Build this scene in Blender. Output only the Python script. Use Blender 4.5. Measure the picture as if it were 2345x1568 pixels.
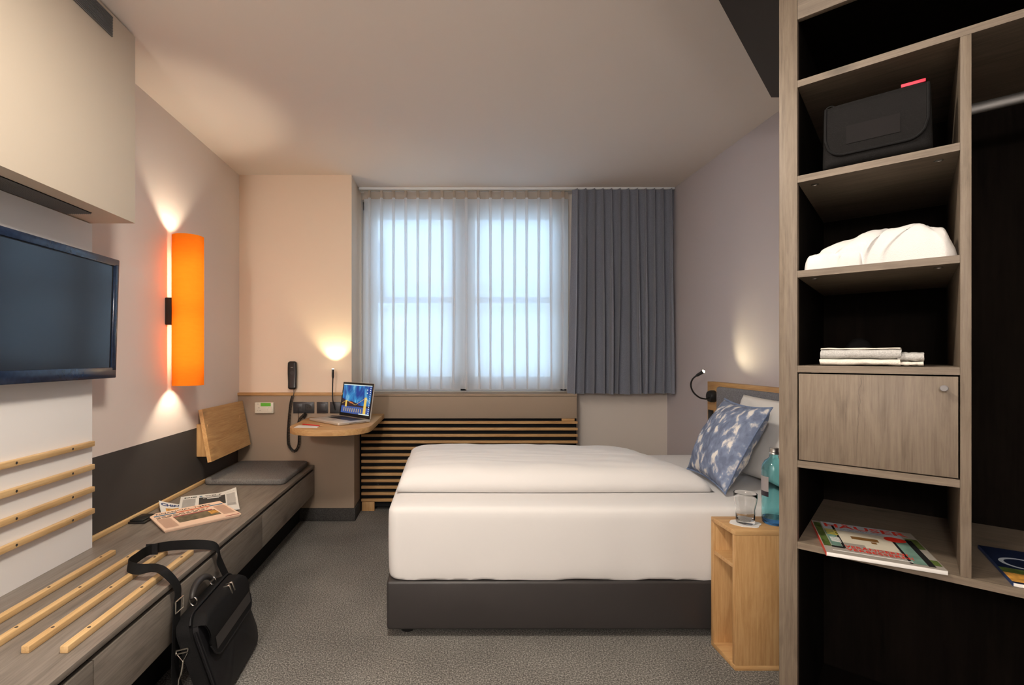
import bpy, bmesh, math, random
from mathutils import Vector, Matrix, noise
random.seed(7)
for o in list(bpy.data.objects):
    bpy.data.objects.remove(o)
SC = bpy.context.scene
COL = SC.collection
PI = math.pi
# ------------------------------------------------------------------ camera
F, CX, CY, EYE = 1122.0, 1020.0, 816.0, 1.22      # focal length in px, vanishing point, eye height
cam = bpy.data.cameras.new('camera')
cam.sensor_fit = 'HORIZONTAL'; cam.sensor_width = 36.0
cam.lens = F / 2345 * 36.0
cam.shift_x = (2345 / 2 - CX) / 2345
cam.shift_y = (CY - 1568 / 2) / 2345
cam.clip_start = 0.02
camo = bpy.data.objects.new('camera', cam); COL.objects.link(camo)
camo.location = (0, 0, EYE); camo.rotation_euler = (PI / 2, 0, 0)
SC.camera = camo
# ------------------------------------------------------------------ sky, exposure
vs = SC.view_settings
vs.view_transform = 'Standard'; vs.look = 'None'; vs.gamma = 1.0; vs.use_curve_mapping = False
vs.exposure = 0.0
wd = bpy.data.worlds.new('overcast_sky'); SC.world = wd; wd.use_nodes = True
bg = wd.node_tree.nodes['Background']
bg.inputs[0].default_value = (0.52, 0.73, 1.0, 1); bg.inputs[1].default_value = 5.4
# main lamp strengths (W)
CEILING_FILL_W, DOWNLIGHT_W, SHADE_BULB_W, DESK_SPOT_W, BED_SPOT_W, FILL_GLOBE_W = 40, 14, 7.0, 6.5, 4.0, 142
WARM = (1.0, 0.90, 0.78)

# ------------------------------------------------------------------ pixel -> place helpers
def oz(x, y, z):
    d = (EYE - z) * F / (y - CY); return Vector(((x - CX) * d / F, d, z))
def ox(x, y, X):
    d = X * F / (x - CX); return Vector((X, d, EYE - (y - CY) * d / F))
def oy(x, y, d):
    return Vector(((x - CX) * d / F, d, EYE - (y - CY) * d / F))

# ------------------------------------------------------------------ materials
def newmat(name):
    m = bpy.data.materials.new(name); m.use_nodes = True
    nt = m.node_tree; b = nt.nodes['Principled BSDF']; return m, nt, b
def N(nt, t, **kw):
    n = nt.nodes.new(t)
    for k, v in kw.items(): setattr(n, k, v)
    return n
def setin(n, **kw):
    for k, v in kw.items(): n.inputs[k.replace('_', ' ')].default_value = v
def c4(c): return (c[0], c[1], c[2], 1)
def srgb(r, g, b):
    f = lambda v: (v / 255 / 12.92) if v / 255 <= 0.04045 else ((v / 255 + 0.055) / 1.055) ** 2.4
    return (f(r), f(g), f(b))
def plain(name, col, rough=0.5, metal=0.0, spec=0.5, noise_scale=0, amount=0.1, bump=0.0, bump_scale=200, **kw):
    m, nt, b = newmat(name)
    b.inputs['Base Color'].default_value = c4(col)
    setin(b, Roughness=rough, Metallic=metal); b.inputs['Specular IOR Level'].default_value = spec
    for k, v in kw.items(): b.inputs[k.replace('_', ' ')].default_value = v
    tc = N(nt, 'ShaderNodeTexCoord')
    if noise_scale:
        nz = N(nt, 'ShaderNodeTexNoise'); setin(nz, Scale=noise_scale, Detail=4.0)
        nt.links.new(tc.outputs['Object'], nz.inputs['Vector'])
        rp = N(nt, 'ShaderNodeValToRGB')
        rp.color_ramp.elements[0].position = 0.3; rp.color_ramp.elements[1].position = 0.7
        rp.color_ramp.elements[0].color = c4([v * (1 - amount) for v in col])
        rp.color_ramp.elements[1].color = c4([min(1, v * (1 + amount)) for v in col])
        nt.links.new(nz.outputs['Fac'], rp.inputs[0]); nt.links.new(rp.outputs[0], b.inputs['Base Color'])
    if bump:
        nb = N(nt, 'ShaderNodeTexNoise'); setin(nb, Scale=bump_scale, Detail=3.0)
        nt.links.new(tc.outputs['Object'], nb.inputs['Vector'])
        bp = N(nt, 'ShaderNodeBump'); setin(bp, Strength=bump, Distance=0.004)
        nt.links.new(nb.outputs['Fac'], bp.inputs['Height']); nt.links.new(bp.outputs[0], b.inputs['Normal'])
    return m
def wood(name, dark, mid, light, axis='X', freq=14.0, rough=0.5, knots=0.0, grain=0.5):
    """procedural timber: streaks run along the axis"""
    m, nt, b = newmat(name); L = nt.links
    tc = N(nt, 'ShaderNodeTexCoord'); oi = N(nt, 'ShaderNodeObjectInfo')
    ad = N(nt, 'ShaderNodeVectorMath', operation='ADD')
    sc = N(nt, 'ShaderNodeVectorMath', operation='SCALE'); sc.inputs['Scale'].default_value = 7.3
    cb = N(nt, 'ShaderNodeCombineXYZ')
    for i in range(3): L.new(oi.outputs['Random'], cb.inputs[i])
    L.new(cb.outputs[0], sc.inputs[0]); L.new(tc.outputs['Object'], ad.inputs[0]); L.new(sc.outputs[0], ad.inputs[1])
    def mp(k):
        q = N(nt, 'ShaderNodeMapping'); s = [freq, freq, freq]; s['XYZ'.index(axis)] = freq * k
        q.inputs['Scale'].default_value = s; L.new(ad.outputs[0], q.inputs[0]); return q
    n1 = N(nt, 'ShaderNodeTexNoise'); setin(n1, Scale=1.0, Detail=6.0, Roughness=0.6, Distortion=1.4)
    L.new(mp(0.13).outputs[0], n1.inputs['Vector'])
    n2 = N(nt, 'ShaderNodeTexNoise'); setin(n2, Scale=9.0, Detail=4.0, Roughness=0.7, Distortion=0.3)
    L.new(mp(0.035).outputs[0], n2.inputs['Vector'])
    mx = N(nt, 'ShaderNodeMix'); mx.data_type = 'FLOAT'; mx.inputs[0].default_value = grain
    L.new(n1.outputs['Fac'], mx.inputs[2]); L.new(n2.outputs['Fac'], mx.inputs[3])
    rp = N(nt, 'ShaderNodeValToRGB'); e = rp.color_ramp.elements
    e[0].position = 0.34; e[0].color = c4(dark); e[1].position = 0.64; e[1].color = c4(light)
    q = e.new(0.48); q.color = c4(mid)
    L.new(mx.outputs[0], rp.inputs[0]); out = rp.outputs[0]
    if knots:
        vo = N(nt, 'ShaderNodeTexVoronoi'); setin(vo, Scale=0.28, Randomness=1.0); L.new(mp(0.5).outputs[0], vo.inputs['Vector'])
        r2 = N(nt, 'ShaderNodeValToRGB'); r2.color_ramp.elements[0].position = 0.03; r2.color_ramp.elements[1].position = 0.16
        r2.color_ramp.elements[0].color = (1 - knots, 1 - knots, 1 - knots, 1); r2.color_ramp.elements[1].color = (1, 1, 1, 1)
        L.new(vo.outputs['Distance'], r2.inputs[0])
        mm = N(nt, 'ShaderNodeMix'); mm.data_type = 'RGBA'; mm.blend_type = 'MULTIPLY'; mm.inputs[0].default_value = 1
        L.new(out, mm.inputs[6]); L.new(r2.outputs[0], mm.inputs[7]); out = mm.outputs[2]
    L.new(out, b.inputs['Base Color']); setin(b, Roughness=rough); b.inputs['Specular IOR Level'].default_value = 0.35
    bp = N(nt, 'ShaderNodeBump'); setin(bp, Strength=0.12, Distance=0.002)
    L.new(n2.outputs['Fac'], bp.inputs['Height']); L.new(bp.outputs[0], b.inputs['Normal'])
    return m
def emit(name, col, s):
    m, nt, b = newmat(name)
    b.inputs['Base Color'].default_value = (0, 0, 0, 1)
    b.inputs['Emission Color'].default_value = c4(col); b.inputs['Emission Strength'].default_value = s
    setin(b, Roughness=0.4); return m
def see_through(name, col, opacity, trans):
    """thin cloth: part of the light passes straight through the weave, part is scattered"""
    m, nt, b = newmat(name); L = nt.links; nt.nodes.remove(b)
    out = nt.nodes['Material Output']
    tr = N(nt, 'ShaderNodeBsdfTransparent'); tl = N(nt, 'ShaderNodeBsdfTranslucent'); df = N(nt, 'ShaderNodeBsdfDiffuse')
    tl.inputs[0].default_value = c4(col); df.inputs[0].default_value = c4(col)
    m1 = N(nt, 'ShaderNodeMixShader'); m1.inputs[0].default_value = trans
    L.new(df.outputs[0], m1.inputs[1]); L.new(tl.outputs[0], m1.inputs[2])
    m2 = N(nt, 'ShaderNodeMixShader'); m2.inputs[0].default_value = opacity
    L.new(tr.outputs[0], m2.inputs[1]); L.new(m1.outputs[0], m2.inputs[2]); L.new(m2.outputs[0], out.inputs[0])
    return m
def pane_mat(name, tint=(0.95, 0.98, 1.0)):
    m, nt, b = newmat(name); L = nt.links; nt.nodes.remove(b); out = nt.nodes['Material Output']
    tr = N(nt, 'ShaderNodeBsdfTransparent'); tr.inputs[0].default_value = c4(tint)
    gl = N(nt, 'ShaderNodeBsdfGlossy'); gl.inputs['Roughness'].default_value = 0.02
    fr = N(nt, 'ShaderNodeFresnel'); fr.inputs[0].default_value = 1.45
    mx = N(nt, 'ShaderNodeMixShader'); L.new(fr.outputs[0], mx.inputs[0]); L.new(tr.outputs[0], mx.inputs[1]); L.new(gl.outputs[0], mx.inputs[2])
    L.new(mx.outputs[0], out.inputs[0]); return m
def speckle(name, cols, scale, rough=0.95, bump=0.5):
    m, nt, b = newmat(name); L = nt.links
    tc = N(nt, 'ShaderNodeTexCoord')
    n1 = N(nt, 'ShaderNodeTexNoise'); setin(n1, Scale=scale, Detail=3.0, Roughness=0.75)
    n2 = N(nt, 'ShaderNodeTexNoise'); setin(n2, Scale=2.2, Detail=2.0)
    L.new(tc.outputs['Object'], n1.inputs[0]); L.new(tc.outputs['Object'], n2.inputs[0])
    mx = N(nt, 'ShaderNodeMix'); mx.data_type = 'FLOAT'; mx.inputs[0].default_value = 0.12
    L.new(n1.outputs['Fac'], mx.inputs[2]); L.new(n2.outputs['Fac'], mx.inputs[3])
    rp = N(nt, 'ShaderNodeValToRGB'); e = rp.color_ramp.elements
    e[0].position = 0.36; e[0].color = c4(cols[0]); e[1].position = 0.64; e[1].color = c4(cols[2]); q = e.new(0.5); q.color = c4(cols[1])
    L.new(mx.outputs[0], rp.inputs[0]); L.new(rp.outputs[0], b.inputs['Base Color'])
    bp = N(nt, 'ShaderNodeBump'); setin(bp, Strength=bump, Distance=0.006)
    L.new(n1.outputs['Fac'], bp.inputs['Height']); L.new(bp.outputs[0], b.inputs['Normal'])
    setin(b, Roughness=rough); b.inputs['Specular IOR Level'].default_value = 0.1
    return m

MT = {}
MT['wall'] = plain('painted_wall', (0.80, 0.705, 0.65), 0.85, spec=0.15, bump=0.05, bump_scale=260)
MT['column'] = plain('painted_column', (0.86, 0.71, 0.565), 0.85, spec=0.15, bump=0.05, bump_scale=260)
MT['wall_r'] = plain('painted_wall_mauve', (0.52, 0.48, 0.495), 0.85, spec=0.15, bump=0.05, bump_scale=260)
MT['back'] = plain('painted_back_wall', (0.66, 0.60, 0.54), 0.85, spec=0.15, bump=0.05, bump_scale=260)
MT['ceil'] = plain('painted_ceiling', (0.83, 0.745, 0.67), 0.9, spec=0.1)
MT['white'] = plain('white_plaster', (0.86, 0.83, 0.81), 0.8, spec=0.2)
MT['cream'] = plain('cream_panel', (0.72, 0.62, 0.50), 0.6, spec=0.3)
MT['wains'] = plain('dark_grey_paint', (0.062, 0.056, 0.052), 0.7, spec=0.25, noise_scale=3, amount=0.05)
MT['taupe'] = plain('taupe_paint', (0.355, 0.275, 0.205), 0.75, spec=0.2, bump=0.05, bump_scale=260)
MT['soffit'] = plain('dark_brown_soffit', (0.028, 0.022, 0.018), 0.5)
MT['carpet'] = speckle('grey_carpet', ((0.055, 0.052, 0.047), (0.17, 0.16, 0.145), (0.42, 0.40, 0.36)), 165.0)
MT['carpetskirt'] = speckle('carpet_skirting', ((0.03, 0.029, 0.028), (0.055, 0.052, 0.05), (0.09, 0.085, 0.08)), 190.0)
G = ((0.112, 0.085, 0.060), (0.168, 0.130, 0.094), (0.215, 0.170, 0.126))
GB = ((0.125, 0.105, 0.088), (0.200, 0.170, 0.142), (0.265, 0.23, 0.195))
O = ((0.38, 0.20, 0.075), (0.52, 0.30, 0.125), (0.62, 0.39, 0.18))
for a in 'XYZ':
    MT['grey' + a] = wood('grey_oak_' + a, *G, axis=a, freq=26, knots=0.45)
    MT['bench' + a] = wood('weathered_oak_' + a, *GB, axis=a, freq=16, knots=0.5, rough=0.42)
    MT['oak' + a] = wood('warm_oak_' + a, *O, axis=a, freq=18, knots=0.35)
    MT['beech' + a] = wood('light_beech_' + a, (0.50, 0.30, 0.13), (0.63, 0.41, 0.19), (0.72, 0.50, 0.26), axis=a, freq=16, knots=0.2)
MT['inner'] = wood('shaded_brown_board', (0.0035, 0.0025, 0.002), (0.006, 0.0045, 0.0035), (0.009, 0.0065, 0.005), axis='Z', freq=14, rough=0.95)  # brown taken almost to black, so the colour carries the wardrobe's inner shade
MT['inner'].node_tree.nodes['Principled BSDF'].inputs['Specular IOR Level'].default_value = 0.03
MT['black'] = plain('black_plastic', (0.012, 0.012, 0.012), 0.35)
MT['matt'] = plain('matt_black', (0.008, 0.008, 0.009), 0.8, spec=0.2)
MT['anthra'] = plain('anthracite_plastic', (0.030, 0.030, 0.034), 0.4)
MT['louver'] = plain('grey_louver_paint', (0.19, 0.18, 0.18), 0.5)
MT['crackbrown'] = plain('dark_grain_line', (0.065, 0.048, 0.034), 0.7)
MT['darksteel'] = plain('dull_steel', (0.16, 0.155, 0.15), 0.55, metal=0.9)
MT['chrome'] = plain('polished_metal', (0.75, 0.72, 0.66), 0.2, metal=1.0)
MT['steel'] = plain('brushed_steel', (0.55, 0.53, 0.5), 0.35, metal=1.0)
MT['sheet'] = plain('white_bed_linen', (0.76, 0.74, 0.725), 0.85, spec=0.1, bump=0.08, bump_scale=30, Sheen_Weight=0.15)
MT['pillow'] = plain('white_pillow_linen', (0.80, 0.775, 0.74), 0.85, spec=0.1, bump=0.08, bump_scale=30)
MT['leather'] = plain('dark_brown_leatherette', (0.036, 0.032, 0.031), 0.45, bump=0.06, bump_scale=400)
MT['felt'] = speckle('grey_felt', ((0.13, 0.13, 0.145), (0.20, 0.20, 0.22), (0.28, 0.28, 0.30)), 240.0, bump=0.25)
MT['seatfelt'] = speckle('grey_seat_felt', ((0.10, 0.095, 0.09), (0.165, 0.155, 0.148), (0.24, 0.228, 0.215)), 240.0, bump=0.25)
MT['drape'] = plain('slate_grey_curtain_cloth', (0.19, 0.205, 0.25), 0.95, spec=0.1, noise_scale=180, amount=0.12, Sheen_Weight=0.3)
MT['sheer'] = see_through('white_sheer_voile', (0.94, 0.95, 0.96), 0.88, 0.78)
MT['sheertop'] = see_through('sheer_heading_tape', (0.70, 0.60, 0.50), 0.62, 0.5)
MT['whitepvc'] = plain('white_window_plastic', (0.80, 0.82, 0.84), 0.4)
MT['pane'] = pane_mat('window_glass')
MT['facade'] = plain('pale_render', (0.62, 0.60, 0.54), 0.9, noise_scale=1.5, amount=0.08)
MT['darkglass'] = plain('dark_window_glass', (0.05, 0.06, 0.07), 0.1)
MT['paper'] = plain('white_paper', (0.78, 0.76, 0.73), 0.8, spec=0.2)
MT['pink'] = plain('salmon_newsprint', (0.80, 0.57, 0.42), 0.85, spec=0.15)
MT['newsgrey'] = plain('grey_newsprint', (0.66, 0.64, 0.60), 0.85, spec=0.15)
MT['ink'] = plain('black_ink', (0.03, 0.028, 0.026), 0.7)
MT['inkgrey'] = plain('small_print_ink', (0.36, 0.33, 0.31), 0.8)
MT['inkpink'] = plain('small_print_on_salmon', (0.52, 0.32, 0.23), 0.8)
MT['inkblue'] = plain('navy_ink', (0.02, 0.05, 0.16), 0.6)
MT['blueband'] = plain('blue_print', (0.06, 0.17, 0.28), 0.6)
MT['redband'] = plain('orange_red_print', (0.55, 0.11, 0.04), 0.6)
MT['maroon'] = plain('maroon_print', (0.30, 0.05, 0.05), 0.6)
MT['olive'] = plain('olive_picture_print', (0.13, 0.10, 0.055), 0.5, noise_scale=30, amount=0.5)
MT['gold'] = plain('amber_picture_print', (0.55, 0.27, 0.05), 0.5, noise_scale=50, amount=0.5)
MT['magred'] = plain('magazine_red', (0.75, 0.035, 0.02), 0.3)
MT['magsky'] = plain('magazine_pale_blue', (0.50, 0.56, 0.62), 0.3)
MT['magcream'] = plain('magazine_cream', (0.66, 0.60, 0.48), 0.3)
MT['maggreen'] = plain('magazine_leaf_green', (0.08, 0.12, 0.03), 0.3, noise_scale=60, amount=0.7)
MT['magteal'] = plain('magazine_glass_green', (0.16, 0.27, 0.22), 0.25, noise_scale=25, amount=0.3)
MT['magdark'] = plain('magazine_charcoal', (0.02, 0.02, 0.02), 0.25)
MT['maggrey'] = plain('magazine_stone_grey', (0.34, 0.31, 0.27), 0.3)
MT['magwood'] = plain('magazine_brown', (0.20, 0.10, 0.03), 0.3)
MT['navy'] = plain('magazine_navy', (0.01, 0.018, 0.05), 0.25)
MT['yellow'] = plain('magazine_yellow', (0.62, 0.52, 0.06), 0.3)
MT['alu'] = plain('silver_aluminium', (0.74, 0.70, 0.64), 0.35, metal=0.55)
MT['tvblue'] = plain('glossy_navy_bezel', (0.012, 0.022, 0.05), 0.18, noise_scale=60, amount=0.25)
MT['tvscreen'] = plain('television_glass', (0.010, 0.015, 0.026), 0.10, spec=0.6)  # base colour tinted blue to stand in for a bluish reflection
MT['nylon'] = plain('black_nylon', (0.006, 0.0057, 0.006), 0.7, spec=0.2, bump=0.3, bump_scale=700)
MT['nylon2'] = plain('black_smooth_fabric', (0.008, 0.0077, 0.009), 0.5, spec=0.3, bump=0.1, bump_scale=500)
MT['wash'] = plain('charcoal_canvas', (0.011, 0.0102, 0.010), 0.85, spec=0.12, bump=0.35, bump_scale=600)
MT['logo'] = plain('charcoal_patch', (0.0155, 0.014, 0.014), 0.9, spec=0.1)
MT['redtag'] = plain('red_ribbon', (0.75, 0.02, 0.06), 0.5)
MT['terry'] = plain('white_terry', (0.74, 0.725, 0.705), 0.95, spec=0.05, bump=0.35, bump_scale=480)
MT['greycloth'] = plain('pale_grey_knit', (0.50, 0.49, 0.47), 0.95, spec=0.05, noise_scale=300, amount=0.2, bump=0.4, bump_scale=400)
MT['creamcloth'] = plain('cream_knit', (0.78, 0.73, 0.65), 0.95, spec=0.05, bump=0.4, bump_scale=400)
MT['green'] = plain('green_display', (0.13, 0.52, 0.04), 0.4)
MT['ivory'] = plain('ivory_plastic', (0.78, 0.74, 0.62), 0.4)
MT['ivoryline'] = plain('grey_printed_mark', (0.35, 0.33, 0.28), 0.6)
MT['redpencil'] = plain('red_pencil_paint', (0.62, 0.02, 0.02), 0.4)
MT['rawwood'] = plain('pencil_wood', (0.68, 0.45, 0.24), 0.6)
def glassmat(name, col, ior, rough=0.0):
    m = plain(name, col, rough, Transmission_Weight=1.0); m.node_tree.nodes['Principled BSDF'].inputs['IOR'].default_value = ior; return m
MT['glass'] = glassmat('clear_glass', (1, 1, 1), 1.45)
MT['teal'] = glassmat('turquoise_glass', (0.55, 0.93, 0.97), 1.45)
MT['tealbase'] = glassmat('blue_glass_base', (0.08, 0.35, 0.85), 1.40)
MT['labelgrey'] = plain('bottle_label_paper', (0.30, 0.27, 0.27), 0.6)
MT['labeldark'] = plain('bottle_label_dark', (0.02, 0.015, 0.025), 0.5)
# denim cushion: pale tie-dye patches on blue
def denim():
    m, nt, b = newmat('tie_dyed_denim'); L = nt.links
    tc = N(nt, 'ShaderNodeTexCoord'); mp = N(nt, 'ShaderNodeMapping'); mp.inputs['Scale'].default_value = (9.5, 6.0, 6.5)
    mp.inputs['Rotation'].default_value = (0, 0, 0.6)
    L.new(tc.outputs['Object'], mp.inputs[0])
    n = N(nt, 'ShaderNodeTexNoise'); setin(n, Scale=2.7, Detail=3.0, Roughness=0.5, Distortion=0.12); L.new(mp.outputs[0], n.inputs[0])
    rp = N(nt, 'ShaderNodeValToRGB'); e = rp.color_ramp.elements
    e[0].position = 0.53; e[0].color = c4(srgb(128, 142, 170)); e[1].position = 0.63; e[1].color = c4(srgb(232, 228, 222))
    q = e.new(0.36); q.color = c4(srgb(104, 114, 138))
    L.new(n.outputs['Fac'], rp.inputs[0]); L.new(rp.outputs[0], b.inputs['Base Color'])
    nb = N(nt, 'ShaderNodeTexNoise'); setin(nb, Scale=14.0, Detail=4.0); L.new(tc.outputs['Object'], nb.inputs[0])
    bp = N(nt, 'ShaderNodeBump'); setin(bp, Strength=0.35, Distance=0.01); L.new(nb.outputs['Fac'], bp.inputs['Height']); L.new(bp.outputs[0], b.inputs['Normal'])
    setin(b, Roughness=0.9); return m
MT['denim'] = denim()
MT['denimplain'] = plain('plain_blue_denim', srgb(120, 136, 166), 0.9, noise_scale=120, amount=0.15)
def shade_mat():
    m, nt, b = newmat('orange_lamp_shade'); L = nt.links; nt.nodes.remove(b); out = nt.nodes['Material Output']
    tc = N(nt, 'ShaderNodeTexCoord'); nz = N(nt, 'ShaderNodeTexNoise'); setin(nz, Scale=18.0, Detail=3.0)
    mp = N(nt, 'ShaderNodeMapping'); mp.inputs['Scale'].default_value = (1, 1, 6)
    L.new(tc.outputs['Object'], mp.inputs[0]); L.new(mp.outputs[0], nz.inputs[0])
    rp = N(nt, 'ShaderNodeValToRGB'); rp.color_ramp.elements[0].color = (0.93, 0.27, 0.016, 1); rp.color_ramp.elements[1].color = (1.0, 0.31, 0.022, 1)
    L.new(nz.outputs['Fac'], rp.inputs[0])
    tl = N(nt, 'ShaderNodeBsdfTranslucent'); df = N(nt, 'ShaderNodeBsdfDiffuse')
    L.new(rp.outputs[0], tl.inputs[0]); L.new(rp.outputs[0], df.inputs[0])
    mx = N(nt, 'ShaderNodeMixShader'); mx.inputs[0].default_value = 0.22
    L.new(df.outputs[0], mx.inputs[1]); L.new(tl.outputs[0], mx.inputs[2]); L.new(mx.outputs[0], out.inputs[0]); return m
MT['shade'] = shade_mat()
MT['bulb'] = emit('glowing_lamp', (1.0, 0.84, 0.58), 20.0)
MT['led'] = emit('led_lens', (1.0, 0.88, 0.55), 60.0)
MT['downlens'] = emit('downlight_lens', WARM, 12.0)
# laptop picture colours
def sky_screen():
    m, nt, b = newmat('screen_night_sky'); L = nt.links
    tc = N(nt, 'ShaderNodeTexCoord'); mp = N(nt, 'ShaderNodeMapping'); mp.inputs['Scale'].default_value = (8, 8, 5); mp.inputs['Rotation'].default_value = (0, 0.7, 0)
    L.new(tc.outputs['Object'], mp.inputs[0])
    n = N(nt, 'ShaderNodeTexNoise'); setin(n, Scale=1.6, Detail=4.0, Distortion=0.8); L.new(mp.outputs[0], n.inputs[0])
    rp = N(nt, 'ShaderNodeValToRGB'); e = rp.color_ramp.elements
    e[0].position = 0.42; e[0].color = c4(srgb(30, 66, 150)); e[1].position = 0.72; e[1].color = c4(srgb(170, 225, 240)); q = e.new(0.55); q.color = c4(srgb(52, 140, 200))
    L.new(n.outputs['Fac'], rp.inputs[0]); L.new(rp.outputs[0], b.inputs['Emission Color']); b.inputs['Emission Strength'].default_value = 0.9
    b.inputs['Base Color'].default_value = (0, 0, 0, 1); setin(b, Roughness=0.3); return m
MT['scrsky'] = sky_screen()
MT['scrwater'] = emit('screen_water', srgb(70, 95, 160), 0.9)
MT['scrhill'] = emit('screen_hill', srgb(52, 40, 50), 0.9)
MT['scrgold'] = emit('screen_gold', srgb(235, 195, 90), 1.0)
MT['scrwhite'] = emit('screen_white', srgb(225, 240, 235), 0.95)
MT['scrred'] = emit('screen_red', srgb(190, 80, 50), 0.9)

# ------------------------------------------------------------------ mesh builder
class MB:
    def __init__(s): s.bm = bmesh.new()
    def _add(s, tmp, M=None):
        if M is not None: bmesh.ops.transform(tmp, matrix=M, verts=tmp.verts[:])
        me = bpy.data.meshes.new('tmp'); tmp.to_mesh(me); tmp.free(); s.bm.from_mesh(me); bpy.data.meshes.remove(me); return s
    def box(s, mn, mx, bev=0.0, seg=2, M=None):
        t = bmesh.new(); bmesh.ops.create_cube(t, size=1)
        for v in t.verts: v.co = Vector([(mn[i] + mx[i]) / 2 + v.co[i] * (mx[i] - mn[i]) for i in range(3)])
        if bev: bmesh.ops.bevel(t, geom=t.edges[:], offset=bev, segments=seg, profile=0.5, affect='EDGES')
        return s._add(t, M)
    def prism(s, poly, z0, z1, bev=0.0, M=None):
        t = bmesh.new(); vs_ = [t.verts.new((p[0], p[1], z0)) for p in poly]; f = t.faces.new(vs_)
        r = bmesh.ops.extrude_face_region(t, geom=[f])
        for v in r['geom']:
            if isinstance(v, bmesh.types.BMVert): v.co.z = z1
        bmesh.ops.recalc_face_normals(t, faces=t.faces[:])
        if bev: bmesh.ops.bevel(t, geom=[e for e in t.edges if abs(e.verts[0].co.z - e.verts[1].co.z) < 1e-6], offset=bev, segments=2, profile=0.5, affect='EDGES')
        return s._add(t, M)
    def quad(s, a, b, c, d):
        s.bm.faces.new([s.bm.verts.new(p) for p in (a, b, c, d)]); return s
    def poly(s, pts):
        s.bm.faces.new([s.bm.verts.new(p) for p in pts]); return s
    def tube(s, pts, r, seg=10, cap=True, closed=False):
        pts = [Vector(p) for p in pts]; n = len(pts); rings = []
        up = None
        for i, p in enumerate(pts):
            a = pts[i - 1] if (i or closed) else pts[i]; b = pts[(i + 1) % n] if (i < n - 1 or closed) else pts[i]
            t = (b - a).normalized()
            if up is None:
                up = Vector((0, 0, 1)) if abs(t.z) < 0.9 else Vector((1, 0, 0))
            x = t.cross(up).normalized(); y = x.cross(t).normalized(); up = y
            rr = r[i] if isinstance(r, (list, tuple)) else r
            rings.append([s.bm.verts.new(p + x * (rr * math.cos(2 * PI * k / seg)) + y * (rr * math.sin(2 * PI * k / seg))) for k in range(seg)])
        m = n if closed else n - 1
        for i in range(m):
            A, B = rings[i], rings[(i + 1) % n]
            for k in range(seg): s.bm.faces.new((A[k], A[(k + 1) % seg], B[(k + 1) % seg], B[k]))
        if cap and not closed:
            s.bm.faces.new(rings[0][::-1]); s.bm.faces.new(rings[-1])
        return s
    def cyl(s, a, b, r, seg=20, r2=None): return s.tube([a, b], [r, r if r2 is None else r2], seg)
    def lathe(s, prof, c=(0, 0, 0), seg=40):
        rings = []
        for (r, z) in prof:
            if r < 1e-6: rings.append([s.bm.verts.new((c[0], c[1], c[2] + z))])
            else: rings.append([s.bm.verts.new((c[0] + r * math.cos(2 * PI * k / seg), c[1] + r * math.sin(2 * PI * k / seg), c[2] + z)) for k in range(seg)])
        for A, B in zip(rings, rings[1:]):
            for k in range(seg):
                q = (k + 1) % seg
                if len(A) == 1 and len(B) == 1: continue
                if len(A) == 1: s.bm.faces.new((A[0], B[q], B[k]))
                elif len(B) == 1: s.bm.faces.new((A[k], A[q], B[0]))
                else: s.bm.faces.new((A[k], A[q], B[q], B[k]))
        return s
    def grid(s, fn, nu, nv, closed_u=False, closed_v=False):
        V = [[s.bm.verts.new(fn(i / nu, j / nv)) for j in range(nv if closed_v else nv + 1)] for i in range(nu if closed_u else nu + 1)]
        for i in range(nu):
            for j in range(nv):
                a = V[i][j]; b = V[(i + 1) % len(V)][j]; c = V[(i + 1) % len(V)][(j + 1) % len(V[0])]; d = V[i][(j + 1) % len(V[0])]
                s.bm.faces.new((a, b, c, d))
        return s
    def band(s, pts, wid, th):
        """flat strap: centre points, width vector per point, thickness"""
        pts = [Vector(p) for p in pts]; wid = [Vector(w) for w in wid]; rings = []
        for i, p in enumerate(pts):
            a = pts[max(i - 1, 0)]; b = pts[min(i + 1, len(pts) - 1)]; t = (b - a).normalized()
            w = wid[i]; nn = t.cross(w).normalized() * (th / 2)
            rings.append([s.bm.verts.new(q) for q in (p - w / 2 - nn, p + w / 2 - nn, p + w / 2 + nn, p - w / 2 + nn)])
        for A, B in zip(rings, rings[1:]):
            for k in range(4): s.bm.faces.new((A[k], A[(k + 1) % 4], B[(k + 1) % 4], B[k]))
        s.bm.faces.new(rings[0][::-1]); s.bm.faces.new(rings[-1]); return s
    def text(s, txt, size, o, rx, ry, bold=0.0, align='LEFT', width=None):
        cu = bpy.data.curves.new('t', 'FONT'); cu.body = txt; cu.size = size; cu.offset = bold; cu.align_x = align; cu.resolution_u = 2
        ob = bpy.data.objects.new('t', cu); COL.objects.link(ob)
        dg = bpy.context.evaluated_depsgraph_get(); dg.update()
        me = bpy.data.meshes.new_from_object(ob.evaluated_get(dg))
        xs = [v.co.x for v in me.vertices] or [0, 1]
        k = 1.0 if width is None else width / (max(xs) - min(xs))
        o, rx, ry = Vector(o), Vector(rx), Vector(ry)
        for v in me.vertices: v.co = o + rx * (v.co.x * k) + ry * v.co.y
        s.bm.from_mesh(me); bpy.data.objects.remove(ob); bpy.data.curves.remove(cu); bpy.data.meshes.remove(me); return s
    def mesh(s, name, mat, Minv=None, smooth=True, weld=0.0, angle=38):
        if weld: bmesh.ops.remove_doubles(s.bm, verts=s.bm.verts[:], dist=weld)
        bmesh.ops.recalc_face_normals(s.bm, faces=s.bm.faces[:])
        me = bpy.data.meshes.new(name); s.bm.to_mesh(me); s.bm.free()
        if Minv is not None: me.transform(Minv)
        if smooth:
            me.polygons.foreach_set('use_smooth', [True] * len(me.polygons)); me.set_sharp_from_angle(angle=math.radians(angle))
        me.materials.append(MT[mat] if isinstance(mat, str) else mat); me.update(); return me

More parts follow.
